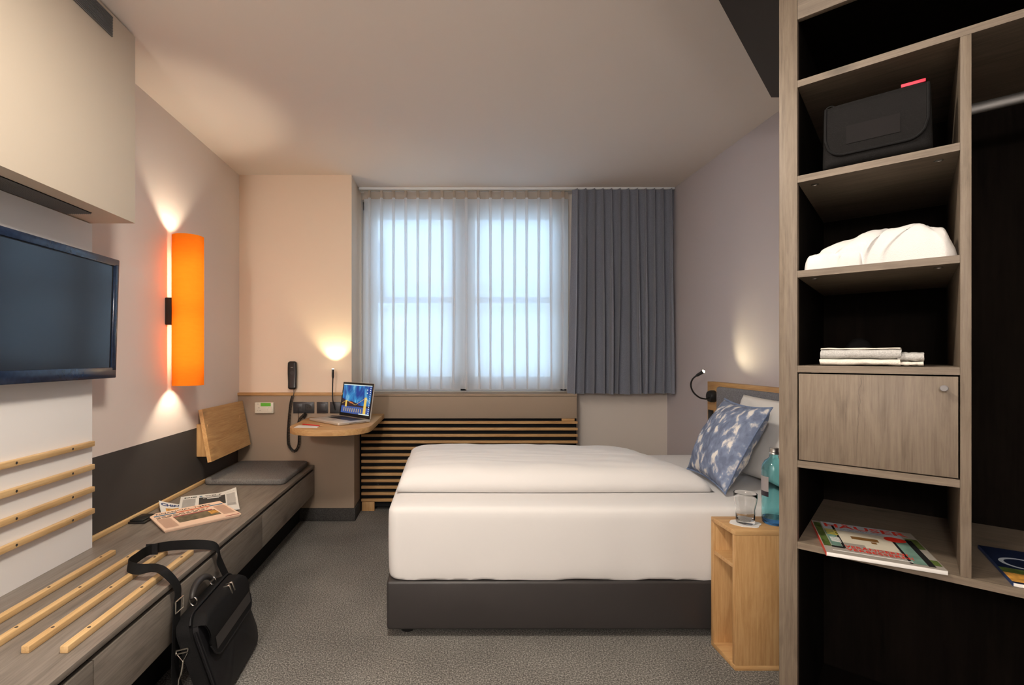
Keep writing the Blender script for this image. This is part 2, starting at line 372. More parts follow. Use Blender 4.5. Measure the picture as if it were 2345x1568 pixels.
WM = {}
def _link(o, parent, Mloc):
    COL.objects.link(o); o.parent = parent; o.matrix_basis = Mloc
    WM[o.name] = (WM[parent.name] if parent else Matrix()) @ Mloc
def tag(o, label=None, cat=None, group=None, kind=None):
    if label: o['label'] = label
    if cat: o['category'] = cat
    if group: o['group'] = group
    if kind: o['kind'] = kind
    return o
def thing(name, label, cat, loc=(0, 0, 0), rotz=0.0, group=None, M=None, kind=None):
    o = bpy.data.objects.new(name, None); o.empty_display_size = 0.05
    _link(o, None, M if M is not None else Matrix.Translation(loc) @ Matrix.Rotation(rotz, 4, 'Z'))
    return tag(o, label, cat, group, kind)
def part(name, mb, mat, parent, local=True, label=None, kind=None, **kw):
    """a part of a thing; local: vertices are given in the root's own frame, else in world space"""
    root = parent
    Minv = None
    if not local: Minv = WM[parent.name].inverted()
    me = mb.mesh(name, mat, Minv, **kw)
    o = bpy.data.objects.new(name, me); _link(o, parent, Matrix()); return tag(o, label, kind=kind)
def inst(name, me, parent, loc, rot=None):
    o = bpy.data.objects.new(name, me); M = Matrix.Translation(loc)
    if rot is not None: M = M @ rot
    _link(o, parent, M); return o
def solo(name, mb, mat, label, cat, loc, group=None, kind=None, **kw):
    me = mb.mesh(name, mat, Matrix.Translation(loc).inverted(), **kw)
    o = bpy.data.objects.new(name, me); _link(o, None, Matrix.Translation(loc)); return tag(o, label, cat, group, kind)
def struct(name, mb, mat, parent=None, label=None, **kw):
    me = mb.mesh(name, mat, **kw); o = bpy.data.objects.new(name, me); _link(o, parent, Matrix())
    if parent is None: o['kind'] = 'structure'
    if label: o['label'] = label
    return o
def lamp(name, kind, loc, parent, energy, color, target=None, **kw):
    l = bpy.data.lights.new(name, kind); l.energy = energy; l.color = color
    for k, v in kw.items(): setattr(l, k, v)
    o = bpy.data.objects.new(name, l)
    M = Matrix.Translation(loc)
    if target is not None:
        M = M @ (Vector(target) - Vector(loc)).to_track_quat('-Z', 'Y').to_matrix().to_4x4()
    if parent: M = WM[parent.name].inverted() @ M
    _link(o, parent, M); return o
def spline(pts, n=8):
    """Catmull-Rom through the points"""
    P = [Vector(p) for p in pts]; P = [P[0] * 2 - P[1]] + P + [P[-1] * 2 - P[-2]]; out = []
    for i in range(1, len(P) - 2):
        a, b, c, d = P[i - 1], P[i], P[i + 1], P[i + 2]
        for k in range(n):
            t = k / n
            out.append(0.5 * ((2 * b) + (c - a) * t + (2 * a - 5 * b + 4 * c - d) * t * t + (3 * b - a - 3 * c + d) * t ** 3))
    out.append(P[-2]); return out
def fbm(x, y, z=0.0): return noise.noise(Vector((x, y, z)))
def pillow_mesh(mb, w, h, t, pinch=0.06, n=36, px=2.0, ex=0.45, wr=0.006, M=None, seed=0.0, flat=0.0):
    def f(sgn):
        def g(a, b):
            u, v = a * 2 - 1, b * 2 - 1
            x = w / 2 * u * (1 - pinch * (1 - v * v)); y = h / 2 * v * (1 - pinch * (1 - u * u))
            k = max(0.0, (1 - abs(u) ** px) * (1 - abs(v) ** px)) ** ex
            z = sgn * t / 2 * k
            edge = min(1, k * 3)
            z += wr * edge * (fbm(u * 3 + seed, v * 3, sgn) + 0.5 * fbm(u * 7 + seed, v * 7, sgn * 2))
            if sgn < 0: z *= (1 - flat)
            p = Vector((x, y, z)); return M @ p if M is not None else p
        return g
    mb.grid(f(1), n, n); mb.grid(f(-1), n, n); return mb

# ================================================================== the room
XL, XR, H = -1.54, 1.84, 2.575
DB, DC = 4.065, 3.66            # back wall, column front
YN = -1.7                       # wall behind the camera
struct('floor', MB().box((XL - 0.1, YN - 0.1, -0.08), (2.5, DB + 0.3, 0.0)), 'carpet')
struct('ceiling', MB().box((XL - 0.1, YN - 0.1, H), (2.5, DB + 0.3, H + 0.1)), 'ceil')
ZW = 0.778
struct('wall_left', MB().box((XL - 0.12, YN, ZW), (XL, DB + 0.2, H)), 'wall')
struct('wall_left_dado', MB().box((XL - 0.12, YN, 0), (XL, DB + 0.2, ZW)), 'wains', label='dark grey painted lower part of the wall')
struct('wall_right', MB().box((XR, 2.25, 0), (XR + 0.12, DB + 0.2, H)).box((XR + 0.12, 2.25, 0), (2.46, 2.37, H)), 'wall_r')
struct('wall_entrance_right', MB().box((2.34, YN, 0), (2.46, 2.25, H)), 'wall_r')
struct('wall_entrance', MB().box((XL, YN - 0.12, 0), (2.46, YN, H)), 'wall')
WX0, WX1, WZ0, WZ1 = -0.695, 1.02, 0.93, 2.52
struct('wall_back', MB().box((-0.72, DB, 0), (XR, DB + 0.2, WZ0)).box((-0.72, DB, WZ1), (XR, DB + 0.2, H))
       .box((-0.72, DB, WZ0), (WX0, DB + 0.2, WZ1)).box((WX1, DB, WZ0), (XR, DB + 0.2, WZ1)), 'back')
# column left of the window: pale above, taupe lining below, oak strip between
struct('wall_column', MB().box((XL, DC, 0), (-0.701, DB + 0.2, H)), 'column')
ZT = 0.93
struct('wall_column_lining', MB().box((XL, DC - 0.025, 0.095), (-0.676, DC, ZT), 0.003).box((-0.701, DC, 0.095), (-0.676, DB, ZT), 0.003), 'taupe')
struct('baseboard_column', MB().box((XL + 0.4, DC - 0.032, 0), (-0.668, DC, 0.094), 0.004).box((-0.70, DC, 0), (-0.668, DB, 0.094), 0.004), 'carpetskirt')
struct('trim_1', MB().box((XL, DC - 0.033, ZT), (-0.70, DC, ZT + 0.022), 0.002), 'oakX', label='oak strip along the top of the taupe lining')
struct('baseboard_right', MB().box((XR - 0.012, 3.3, 0), (XR, DB, 0.06), 0.003).box((1.06, DB - 0.012, 0), (XR, DB, 0.06), 0.003), 'carpetskirt')
# white pilaster on the left that carries screen and rails
PXS, PD = -1.485, 2.06
struct('wall_left_pilaster', MB().box((XL, YN, 0.418), (PXS, PD, 1.775)), 'white')
# dark lowered entrance ceiling with downlights
SZ = 2.40
c1 = Vector((1.485, 2.233)); nd = Vector((0.689, 0.725))
struct('ceiling_soffit', MB().prism([(c1.x, c1.y), (XR, c1.y), (2.34, c1.y), (2.34, YN), (-1.3, YN), (c1.x - 3.2 * nd.x, c1.y - 3.2 * nd.y)][::-1], SZ, H), 'soffit')

# ------------------------------------------------------------------ window
wroot = struct('window_1', MB().box((WX0, DB + 0.06, WZ0), (WX0 + 0.055, DB + 0.13, WZ1), 0.004).box((WX1 - 0.055, DB + 0.06, WZ0), (WX1, DB + 0.13, WZ1), 0.004)
               .box((WX0, DB + 0.06, WZ1 - 0.075), (WX1, DB + 0.13, WZ1), 0.004).box((WX0, DB + 0.06, WZ0), (WX1, DB + 0.13, WZ0 + 0.05), 0.004)
               .box((0.125, DB + 0.06, WZ0), (0.18, DB + 0.13, WZ1), 0.004), 'whitepvc')
for (a, b) in ((WX0 + 0.05, 0.13), (0.175, WX1 - 0.05)):
    z0, z1 = WZ0 + 0.045, WZ1 - 0.07; w = 0.075
    fr = MB().box((a, DB + 0.045, z0), (a + w, DB + 0.1, z1), 0.005).box((b - w, DB + 0.045, z0), (b, DB + 0.1, z1), 0.005)
    fr.box((a, DB + 0.045, z0), (b, DB + 0.1, z0 + w), 0.005).box((a, DB + 0.045, z1 - w), (b, DB + 0.1, z1), 0.005)
    sash = struct('sash_frame', fr, 'whitepvc', wroot)
    struct('glazing_bar', MB().box((a + w, DB + 0.06, 1.672), (b - w, DB + 0.09, 1.72), 0.003), 'whitepvc', sash)
    struct('pane', MB().box((a + w, DB + 0.072, z0 + w), (b - w, DB + 0.076, 1.672)), 'pane', sash, smooth=False)
    struct('pane', MB().box((a + w, DB + 0.072, 1.72), (b - w, DB + 0.076, z1 - w)), 'pane', sash, smooth=False)
struct('window_handle', MB().box((0.145, DB + 0.03, 1.58), (0.165, DB + 0.06, 1.60), 0.003).box((0.147, DB + 0.02, 1.48), (0.163, DB + 0.032, 1.60), 0.004), 'whitepvc', wroot)
# the house across the yard
fa = thing('neighbour_house', 'pale rendered house wall seen through the sheer curtain and window', 'house', (0, 8.0, -3))
part('wall', MB().box((-7, 8.0, -3), (9, 8.3, 3.6)), 'facade', fa, local=False)
for i, (x, z) in enumerate(((-1.35, 0.3), (-1.35, 2.1), (3.4, 0.3), (3.4, 2.1))):
    w = part('window', MB().box((x, 7.95, z), (x + 0.35, 8.0, z + 1.0)), 'darkglass', fa, local=False)
    part('window_sill', MB().box((x - 0.06, 7.88, z - 0.09), (x + 0.41, 8.0, z), 0.01), 'whitepvc', w, local=False)

# ------------------------------------------------------------------ sill box and slatted radiator cover
SF = 3.864
struct('window_sill', MB().box((-0.674, SF, 0.731), (1.038, DB, 0.905), 0.003).box((-0.674, SF - 0.004, 0.906), (1.040, DB + 0.066, 0.925), 0.003), 'taupe')
rc = thing('radiator_cover', 'slatted oak radiator cover with black gaps under the window sill', 'radiator cover', (0.19, SF + 0.03, 0))
part('back_panel', MB().box((-0.664, SF + 0.03, 0.03), (1.030, SF + 0.05, 0.728)), 'matt', rc, local=False)
part('side_panel', MB().box((-0.674, SF + 0.004, 0.005), (-0.664, SF + 0.19, 0.728)), 'matt', rc, local=False)
part('side_panel', MB().box((1.030, SF + 0.012, 0.03), (1.036, SF + 0.19, 0.728)), 'matt', rc, local=False)
slatme = MB().box((-0.854, -0.013, -0.0105), (0.854, 0.013, 0.0105), 0.0015).mesh('slat', 'oakX')
for k in range(13):
    inst('slat', slatme, rc, (0.0, -0.016, 0.6985 - 0.0511 * k))
part('foot', MB().box((-0.660, SF + 0.002, 0.0), (-0.56, SF + 0.03, 0.072), 0.002), 'oakZ', rc, local=False)
part('foot', MB().box((0.93, SF + 0.002, 0.0), (1.02, SF + 0.03, 0.072), 0.002), 'oakZ', rc, local=False)
part('spacer', MB().box((0.92, SF + 0.004, 0.7105), (1.02, SF + 0.04, 0.730), 0.001), 'oakX', rc, local=False)

# ------------------------------------------------------------------ curtains
cr = thing('curtain_rail', 'white ceiling rail above the sheer and grey curtains', 'rail', (0.58, 3.92, 2.545))
part('rail', MB().box((-0.695, 3.915, 2.556), (1.835, 3.972, 2.5745), 0.003), 'whitepvc', cr, local=False)
part('groove', MB().box((-0.69, 3.938, 2.551), (1.83, 3.948, 2.556)), 'ivoryline', cr, local=False)
def s_fold(x0, x1, y0, pitch, a_fn, c_fn, z0, z1, nz=44, per=22, seed=0.0, edge=None, hem=None):
    n = max(1, round((x1 - x0) / pitch)); p = (x1 - x0) / n
    def f(u, v):
        q = u * n; k = math.floor(q); ph = q - k; z = z1 + (z0 - z1) * v
        if hem: z += hem * v * fbm(u * n * 0.9 + seed, 3.3)
        c = c_fn(u, v, k); a = a_fn(u, v, k)
        x = x0 + p * (k + ph + c * math.sin(2 * PI * ph)) + (0.012 * v * fbm(k * 1.7 + seed, v * 1.5))
        if edge: x += edge(u, v)
        y = y0 + a * math.cos(2 * PI * ph) + 0.006 * v * fbm(u * 9 + seed, v * 2.1)
        return Vector((x, y, z))
    return f, n * per, nz
sh = thing('sheer_curtain', 'white see-through pleated curtain hanging in front of the window', 'curtain', (0.15, 3.935, 0.955))
f, nu, nv = s_fold(-0.66, 0.995, 3.952, 0.0995, lambda u, v, k: 0.020 + 0.010 * v, lambda u, v, k: 0.34 - 0.05 * v + 0.07 * v * fbm(k * 2.2, v * 2), 0.956, 2.495, nz=50, seed=1.0, hem=0.006)
part('cloth', MB().grid(f, nu, nv), 'sheer', sh, local=False, angle=180)
f, nu, nv = s_fold(-0.66, 0.995, 3.952, 0.0995, lambda u, v, k: 0.020, lambda u, v, k: 0.34, 2.495, 2.552, nz=3, seed=1.0)
part('heading_tape', MB().grid(f, nu, nv), 'sheertop', sh, local=False, angle=180)
dk = thing('blackout_curtain', 'slate grey pleated curtain drawn to the right of the window', 'curtain', (1.42, 3.90, 0.92))
rk = [random.uniform(-1, 1) for _ in range(40)]
f, nu, nv = s_fold(1.012, 1.825, 3.893, 0.068, lambda u, v, k: 0.018 + 0.024 * min(1, 0.2 + v * 1.5) + 0.010 * rk[k % 40] * v,
                   lambda u, v, k: 0.14 + (0.13 + 0.13 * rk[(k + 9) % 40]) * min(1, 0.3 + v * 1.2), 0.922, 2.552, nz=40, seed=5.0, per=26,
                   edge=lambda u, v: -0.030 * v * (1 - u) ** 6 + 0.016 * math.sin(u * 21 + 1.3) * v * (1 - u) * u * 4, hem=0.010)
part('cloth', MB().grid(f, nu, nv), 'drape', dk, local=False, angle=180)

# ------------------------------------------------------------------ bench with plinth, luggage slats
BZ, BX = 0.418, -0.97
bn = thing('bench', 'long weathered oak wall bench with black plinth running to the column', 'bench', (-1.3, 2.3, 0))
YB0 = 0.35
part('seat_board', MB().box((XL + 0.001, YB0, BZ - 0.019), (BX, DC - 0.034, BZ), 0.0015), 'benchY', bn, local=False)
part('carcass', MB().box((XL + 0.001, YB0, 0.215), (BX - 0.02, DC - 0.036, BZ - 0.0195)), 'matt', bn, local=False)
for (a, b) in ((YB0, 1.35), (1.354, 2.60), (2.604, DC - 0.034)):
    part('drawer_front', MB().box((BX - 0.0195, a, 0.205), (BX - 0.001, b, BZ - 0.036), 0.001), 'benchY', bn, local=False)
part('plinth', MB().box((XL + 0.001, YB0, 0), (-1.079, DC - 0.036, 0.2145)), 'matt', bn, local=False)
part('back_strip', MB().box((XL + 0.001, PD + 0.001, BZ + 0.0003), (XL + 0.018, DC - 0.034, BZ + 0.022), 0.002), 'beechY', bn, local=False)
sy0, sy1 = 1.322, 1.985
lsme = MB().box((-0.0115, 0, 0), (0.0115, sy1 - sy0, 0.020), 0.003).mesh('luggage_slat', 'beechY')
hole = MB().lathe([(0.0, 0.0004), (0.0042, 0.0004), (0.0048, 0.0008), (0.0, 0.0009)][1:], seg=14).mesh('screw', 'ink')
for X in (-1.030, -1.135, -1.240, -1.345):
    s = inst('luggage_slat', lsme, bn, Vector((X, sy0, BZ)) - Vector((-1.3, 2.3, 0)))
    for D in (1.416, 1.662, 1.912): inst('screw', hole, s, (0, D - sy0, 0.0195))
# rails screwed on the pilaster
rlme = MB().box((0, -0.664, -0.011), (0.020, 0, 0.011), 0.003).mesh('wall_rail', 'beechY')
for i, (z, w) in enumerate(zip((0.8565, 0.760, 0.6665, 0.576), ('topmost', 'second highest', 'second lowest', 'lowest'))):
    t = thing('wall_rail', 'light wooden rail on the white pilaster above the bench, %s of four' % w, 'rail', (PXS, 2.05, z), group='wooden rails on the pilaster')
    inst('rail', rlme, t, (0, 0, 0))
    for D in (1.927, 1.674): inst('screw', hole, t, (0.0196, D - 2.05, 0), Matrix.Rotation(PI / 2, 4, 'Y'))

# ------------------------------------------------------------------ housing above the television
hs = thing('air_vent_housing', 'cream box-shaped ventilation housing with two dark grilles above the television', 'vent housing', (-1.4, 1.2, 1.779))
HX = -1.304
part('body', MB().box((XL + 0.001, 0.1, 1.779), (HX, PD, 2.562), 0.001), 'cream', hs, local=False)
g = part('grille', MB().box((HX + 0.0003, 0.5, 2.468), (HX + 0.002, 1.916, 2.548)), 'matt', hs, local=False)
lv = MB()
for k in range(13): lv.box((HX + 0.002, 0.5, 2.468 + k * 0.0062), (HX + 0.006, 1.914, 2.4705 + k * 0.0062))
part('louvers', lv, 'louver', g, local=False, kind='stuff')
g = part('grille', MB().box((-1.473, 0.4, 1.777), (-1.375, 1.906, 1.7787)), 'matt', hs, local=False)
lv = MB()
for k in range(13): lv.box((-1.473 + k * 0.0076, 0.4, 1.773), (-1.470 + k * 0.0076, 1.905, 1.777))
part('louvers', lv, 'louver', g, local=False, kind='stuff')

# ------------------------------------------------------------------ television
tvM = Matrix.Translation((-1.428, 2.12, 1.128)) @ Matrix.Rotation(math.radians(1.8), 4, 'Y')
tv = thing('television', 'flat black television with glossy navy bezel on the white pilaster', 'television', M=tvM)
TW, TH = 0.83, 0.508
part('housing', MB().box((-0.048, -TW + 0.01, 0.01), (-0.004, -0.01, TH - 0.01), 0.012), 'black', tv)
bz = MB()
for a, b in (((-0.012, -TW, 0), (0.004, 0, 0.046)), ((-0.012, -TW, TH - 0.030), (0.004, 0, TH)), ((-0.012, -0.030, 0.03), (0.004, 0, TH - 0.02)), ((-0.012, -TW, 0.03), (0.004, -TW + 0.030, TH - 0.02))): bz.box(a, b, 0.004)
part('bezel', bz, 'tvblue', tv)
part('inner_rim', MB().box((-0.010, -TW + 0.026, 0.043), (-0.003, -0.026, TH - 0.027)), 'black', tv)
part('screen', MB().box((-0.004, -TW + 0.034, 0.046), (-0.0012, -0.040, TH - 0.034)), 'tvscreen', tv)
part('wall_mount', MB().box((-0.0535, -0.56, 0.14), (-0.047, -0.30, 0.34), 0.002), 'black', tv)

# ------------------------------------------------------------------ orange wall lamp
ly, lxa, lr = 2.733, -1.435, 0.08
wl = thing('wall_lamp', 'tall orange half-open shade lamp glowing on the left wall', 'wall lamp', (XL, ly, 1.06))
SZ0, SZ1 = 1.060, 1.888
A0 = math.radians(188); 
def shade(r):
    def f(u, v):
        a = math.radians(-169) + u * math.radians(338)
        return Vector((lxa + r * math.cos(a), ly + r * math.sin(a), SZ0 + (SZ1 - SZ0) * v))
    return f
part('shade', MB().grid(shade(lr), 48, 8), 'shade', wl, local=False, angle=180)
part('mount', MB().box((XL + 0.0005, ly - 0.045, 1.394), (-1.505, ly - 0.005, 1.544), 0.004), 'black', wl, local=False)
part('bracket', MB().box((-1.508, ly - 0.030, 1.44), (-1.44, ly - 0.020, 1.50), 0.002), 'black', wl, local=False)
for (z0, z1, zl) in ((1.50, 1.80, 1.815), (1.15, 1.46, 1.135)):
    b = part('lamp_tube', MB().cyl((lxa, ly, z0), (lxa, ly, z1), 0.011, 16), 'bulb', wl, local=False)
    lamp('tube_light', 'SPOT', (lxa, ly, zl), wl, SHADE_BULB_W, (1.0, 0.88, 0.66), target=(lxa - 0.02, ly, zl + (0.3 if zl > 1.5 else -0.3)), spot_size=math.radians(88), spot_blend=0.5, shadow_soft_size=0.012)

# ------------------------------------------------------------------ backrest board over the bench cushion
bp_ = thing('backrest_board', 'knotty oak backrest board tilted against the wall above the seat cushion', 'backrest', (-1.5, 3.3, 0.57))
def board_pt(D, k, th):      # k 0 bottom .. 1 top
    X = -1.425 + (-1.497 + 1.425) * k; z = 0.578 + (0.895 - 0.578) * k
    return Vector((X + th, D, z + th * 0.22))
bm_ = MB()
P = [board_pt(2.985, 0, 0), board_pt(3.585, 0, 0), board_pt(3.615, 1, 0), board_pt(3.015, 1, 0)]
Q = [p + Vector((-0.024, 0, -0.005)) for p in P]
bm_.poly(P); bm_.poly(Q[::-1])
for i in range(4): bm_.poly([P[i], Q[i], Q[(i + 1) % 4], P[(i + 1) % 4]])
part('board', bm_, 'oakY', bp_, local=False, weld=0.0002)
part('wall_bracket', MB().box((XL + 0.0005, 3.03, 0.60), (-1.47, 3.06, 0.80), 0.002), 'oakZ', bp_, local=False)
part('wall_bracket', MB().box((XL + 0.0005, 3.50, 0.60), (-1.47, 3.53, 0.80), 0.002), 'oakZ', bp_, local=False)

# seat cushion
def round_slab(mb, x0, x1, y0, y1, z0, z1, r, bev, M=None, n=8):
    pts = []
    for (cx, cy, a0) in ((x1 - r, y1 - r, 0), (x0 + r, y1 - r, 90), (x0 + r, y0 + r, 180), (x1 - r, y0 + r, 270)):
        for k in range(n + 1):
            a = math.radians(a0 + 90 * k / n); pts.append((cx + r * math.cos(a), cy + r * math.sin(a)))
    return mb.prism(pts, z0, z1, bev, M)
solo('seat_cushion', round_slab(MB(), -1.515, -1.005, 3.05, 3.615, BZ + 0.0005, BZ + 0.036, 0.05, 0.010), 'seatfelt', 'flat grey felt cushion at the far end of the bench', 'cushion', (-1.26, 3.33, BZ), angle=60)

# ------------------------------------------------------------------ desk
DZ = 0.77
def desk_outline():
    x0, x1, yb, cy = -1.008, -0.482, 3.634, 3.225
    pts = [(x0, yb - 0.001)]
    cxm, rx, ry = (x0 + x1) / 2, (x1 - x0) / 2, 0.24
    for k in range(25):
        a = PI + PI * k / 24; c, s = math.cos(a), math.sin(a); e = 0.86
        pts.append((cxm + rx * math.copysign(abs(c) ** e, c), cy + ry * math.copysign(abs(s) ** e, s)))
    pts += [(x1, 3.858), (-0.673, 3.858), (-0.673, yb - 0.001)]
    return pts
wdsk = thing('wall_desk', 'small rounded oak wall desk fixed to the column beside the window', 'desk', (-0.75, 3.6, DZ - 0.037))
part('desk_top', MB().prism(desk_outline()[::-1], DZ - 0.037, DZ, 0.002), 'oakX', wdsk, local=False)
br = part('bracket', MB().box((-0.775, 3.50, 0.676), (-0.685, 3.634, DZ - 0.0375), 0.004), 'black', wdsk, local=False)
part('lock', MB().cyl((-0.735, 3.4985, 0.71), (-0.735, 3.503, 0.71), 0.006), 'steel', br, local=False)

# laptop
lt = thing('laptop', 'open silver laptop showing a lit bridge at night on the rounded desk', 'laptop', (-0.735, 3.398, DZ + 0.0005), math.radians(-45.2))
LW, LD = 0.19, 0.129
round_slab(b_ := MB(), -LW, LW, -LD, LD, 0.002, 0.0165, 0.012, 0.003); part('base', b_, 'alu', lt)
part('keyboard', MB().box((-0.142, -0.005, 0.0166), (0.142, 0.103, 0.0173)), 'black', lt)
part('trackpad', MB().box((-0.055, -0.112, 0.0166), (0.055, -0.02, 0.0169)), plain('trackpad_metal', (0.62, 0.59, 0.54), 0.4, metal=0.4), lt)
part('disc_slot', MB().box((LW - 0.0003, -0.05, 0.008), (LW + 0.0006, 0.09, 0.0105)), 'ink', lt)
for (x, y) in ((-0.16, -0.1), (0.16, -0.1), (-0.16, 0.1), (0.16, 0.1)):
    part('rubber_foot', MB().cyl((x, y, -0.0003), (x, y, 0.003), 0.008, 12), 'black', lt)
TL = math.radians(9)
LM = Matrix.Translation((0, LD - 0.006, 0.017)) @ Matrix.Rotation(-TL, 4, 'X')        # lid frame: x right, z up, -y faces the user
LH = 0.248
lid = MB()
round_slab(lid, -LW, LW, 0, LH, -0.004, 0.004, 0.010, 0.0015, M=LM @ Matrix.Rotation(PI / 2, 4, 'X'))
lidp = part('lid', lid, 'alu', lt)
part('bezel', MB().box((-LW + 0.002, -0.0048, 0.002), (LW - 0.002, -0.0042, LH - 0.002), M=LM), 'black', lidp)
def S(x, z, d=0.0052): return LM @ Vector((x, -d, z))
sx, sz0, sz1 = LW - 0.016, 0.024, LH - 0.016
part('screen_sky', MB().quad(S(-sx, sz0 + 0.055), S(sx, sz0 + 0.055), S(sx, sz1), S(-sx, sz1)), 'scrsky', lidp, smooth=False)
part('screen_water', MB().quad(S(-sx, sz0), S(sx, sz0), S(sx, sz0 + 0.055), S(-sx, sz0 + 0.055)), 'scrwater', lidp, smooth=False)
part('screen_hill', MB().poly([S(-sx, sz0 + 0.05, .0054), S(0.06, sz0 + 0.05, .0054), S(0.02, sz0 + 0.075, .0054), S(-0.05, sz0 + 0.088, .0054), S(-0.10, sz0 + 0.085, .0054), S(-sx, sz0 + 0.105, .0054)])
     .quad(S(-sx, sz0 + 0.050, .0055), S(sx, sz0 + 0.050, .0055), S(sx, sz0 + 0.062, .0055), S(-sx, sz0 + 0.062, .0055)), 'scrhill', lidp, smooth=False)
gd = MB()
for (x, w, h0, h1) in ((-0.118, 0.011, 0.045, 0.092), (0.115, 0.016, 0.0, 0.122)):
    gd.quad(S(x - w, sz0 + h0, .0056), S(x + w, sz0 + h0, .0056), S(x + w * 0.85, sz0 + h1, .0056), S(x - w * 0.85, sz0 + h1, .0056))
for k in range(9):
    x = -0.14 + k * 0.026; gd.quad(S(x, sz0 + 0.012, .0056), S(x + 0.006, sz0 + 0.012, .0056), S(x + 0.006, sz0 + 0.038, .0056), S(x, sz0 + 0.038, .0056))
for (xa, za, xb, zb) in ((-0.118, 0.09, 0.0, 0.062), (0.0, 0.062, 0.115, 0.118), (-0.118, 0.09, -sx, 0.064), (0.115, 0.118, sx, 0.085)):
    gd.quad(S(xa, sz0 + za, .0056), S(xb, sz0 + zb, .0056), S(xb, sz0 + zb + 0.0025, .0056), S(xa, sz0 + za + 0.0025, .0056))
part('screen_bridge', gd, 'scrgold', lidp, smooth=False)
part('screen_castle', MB().quad(S(-0.075, sz0 + 0.072, .0056), S(-0.03, sz0 + 0.07, .0056), S(-0.03, sz0 + 0.079, .0056), S(-0.075, sz0 + 0.085, .0056)), 'scrred', lidp, smooth=False)
ic = MB().quad(S(-sx, sz1 - 0.006, .0056), S(sx, sz1 - 0.006, .0056), S(sx, sz1, .0056), S(-sx, sz1, .0056)).quad(S(0.05, sz0, .0057), S(sx, sz0, .0057), S(sx, sz0 + 0.007, .0057), S(0.05, sz0 + 0.007, .0057))
for k in range(13):
    z = sz1 - 0.018 - k * 0.0145; ic.quad(S(0.156, z - 0.004, .0057), S(0.165, z - 0.004, .0057), S(0.165, z + 0.003, .0057), S(0.156, z + 0.003, .0057))
for (x, z) in ((0.125, 0.200), (0.125, 0.178), (0.12, 0.135)): ic.quad(S(x - 0.006, z - 0.004, .0057), S(x + 0.006, z - 0.004, .0057), S(x + 0.006, z + 0.004, .0057), S(x - 0.006, z + 0.004, .0057))
part('screen_icons', ic, 'scrwhite', lidp, smooth=False)
# note paper, pencil
q = [oz(673, 979, DZ), oz(726, 980, DZ), oz(731, 976, DZ), oz(684, 974, DZ)]
solo('note_paper', MB().prism([(p.x, p.y) for p in q], DZ + 0.0003, DZ + 0.002), 'paper', 'blank white note sheet at the rounded edge of the desk', 'paper', (q[0].x, q[0].y, DZ))
pc = thing('pencil', 'red pencil lying across the white note sheet', 'pencil', (-0.87, 3.2, DZ + 0.002))
a, b = oz(693, 971, DZ + 0.006), oz(733, 974.6, DZ + 0.006); d = (b - a).normalized()
part('body', MB().tube([a, b], 0.0038, 6), 'redpencil', pc, local=False)
part('sharpened_tip', MB().tube([b, b + d * 0.022], [0.0038, 0.0006], 8), 'rawwood', pc, local=False)
# small black box behind the laptop
solo('power_adapter', MB().box((-0.845, 3.575, DZ + 0.0003), (-0.775, 3.632, DZ + 0.016), 0.004), 'black', 'small flat black adapter behind the laptop', 'adapter', (-0.81, 3.6, DZ))

# ------------------------------------------------------------------ things on the column wall
FW = DC - 0.025                # lining face
ph = thing('wall_telephone', 'black slim telephone handset hung on the column above the oak strip', 'telephone', (-1.128, DC, 0.976))
cx0 = (673 - CX) * DC / F
part('cradle', MB().box((cx0 - 0.026, DC - 0.022, 0.985), (cx0 + 0.026, DC - 0.0005, 1.165), 0.008), 'black', ph, local=False)
hb = MB()
def hs_pt(u, v):
    a = 2 * PI * u; z = 0.976 + 0.209 * v
    wv = 0.031 if v < 0.3 else 0.031 + 0.003 * math.sin(PI * (v - 0.3) / 0.7)
    k = min(1, (min(v, 1 - v) / 0.06)) ** 0.5 if min(v, 1 - v) < 0.06 else 1
    bulge = 0.013 + 0.006 * (abs(v - 0.5) * 2) ** 2
    c, s = math.cos(a), math.sin(a); e = 0.5
    return Vector((cx0 + wv * (0.55 + 0.45 * k) * math.copysign(abs(c) ** e, c), DC - 0.034 + bulge * k * math.copysign(abs(s) ** e, s), z))
hb.grid(hs_pt, 48, 60, closed_u=True)
hset = part('handset', hb, 'black', ph, local=False, angle=60)
part('button', MB().cyl((cx0 + 0.001, DC - 0.0495, 1.10), (cx0 + 0.001, DC - 0.044, 1.10), 0.014, 20), 'anthra', hset, local=False)
part('label_print', MB().box((cx0 - 0.008, DC - 0.0500, 1.137), (cx0 + 0.008, DC - 0.0495, 1.141)), 'ivoryline', hset, local=False)
part('straight_cord', MB().tube(spline([(cx0 + 0.01, DC - 0.034, 0.978), (cx0 + 0.012, DC - 0.04, 0.95), (cx0 + 0.01, DC - 0.045, 0.928)]), 0.0022, 8), 'black', ph, local=False)
path = spline([(cx0 + 0.008, DC - 0.050, 0.93), (cx0 - 0.006, DC - 0.05, 0.88), (cx0 - 0.016, DC - 0.05, 0.80), (cx0 - 0.022, DC - 0.05, 0.72), (cx0 - 0.026, DC - 0.05, 0.64), (cx0 - 0.020, DC - 0.05, 0.565), (cx0 + 0.016, DC - 0.05, 0.522),
               (cx0 + 0.050, DC - 0.05, 0.56), (cx0 + 0.056, DC - 0.05, 0.66), (cx0 + 0.052, DC - 0.05, 0.74), (cx0 + 0.075, DC - 0.05, 0.775), (cx0 + 0.105, DC - 0.05, 0.800), (cx0 + 0.085, DC - 0.045, 0.765)], 40)
L_ = [0.0]
for p, q2 in zip(path, path[1:]): L_.append(L_[-1] + (q2 - p).length)
coil = []
ns = int(L_[-1] / 0.0085 * 10)
j = 0
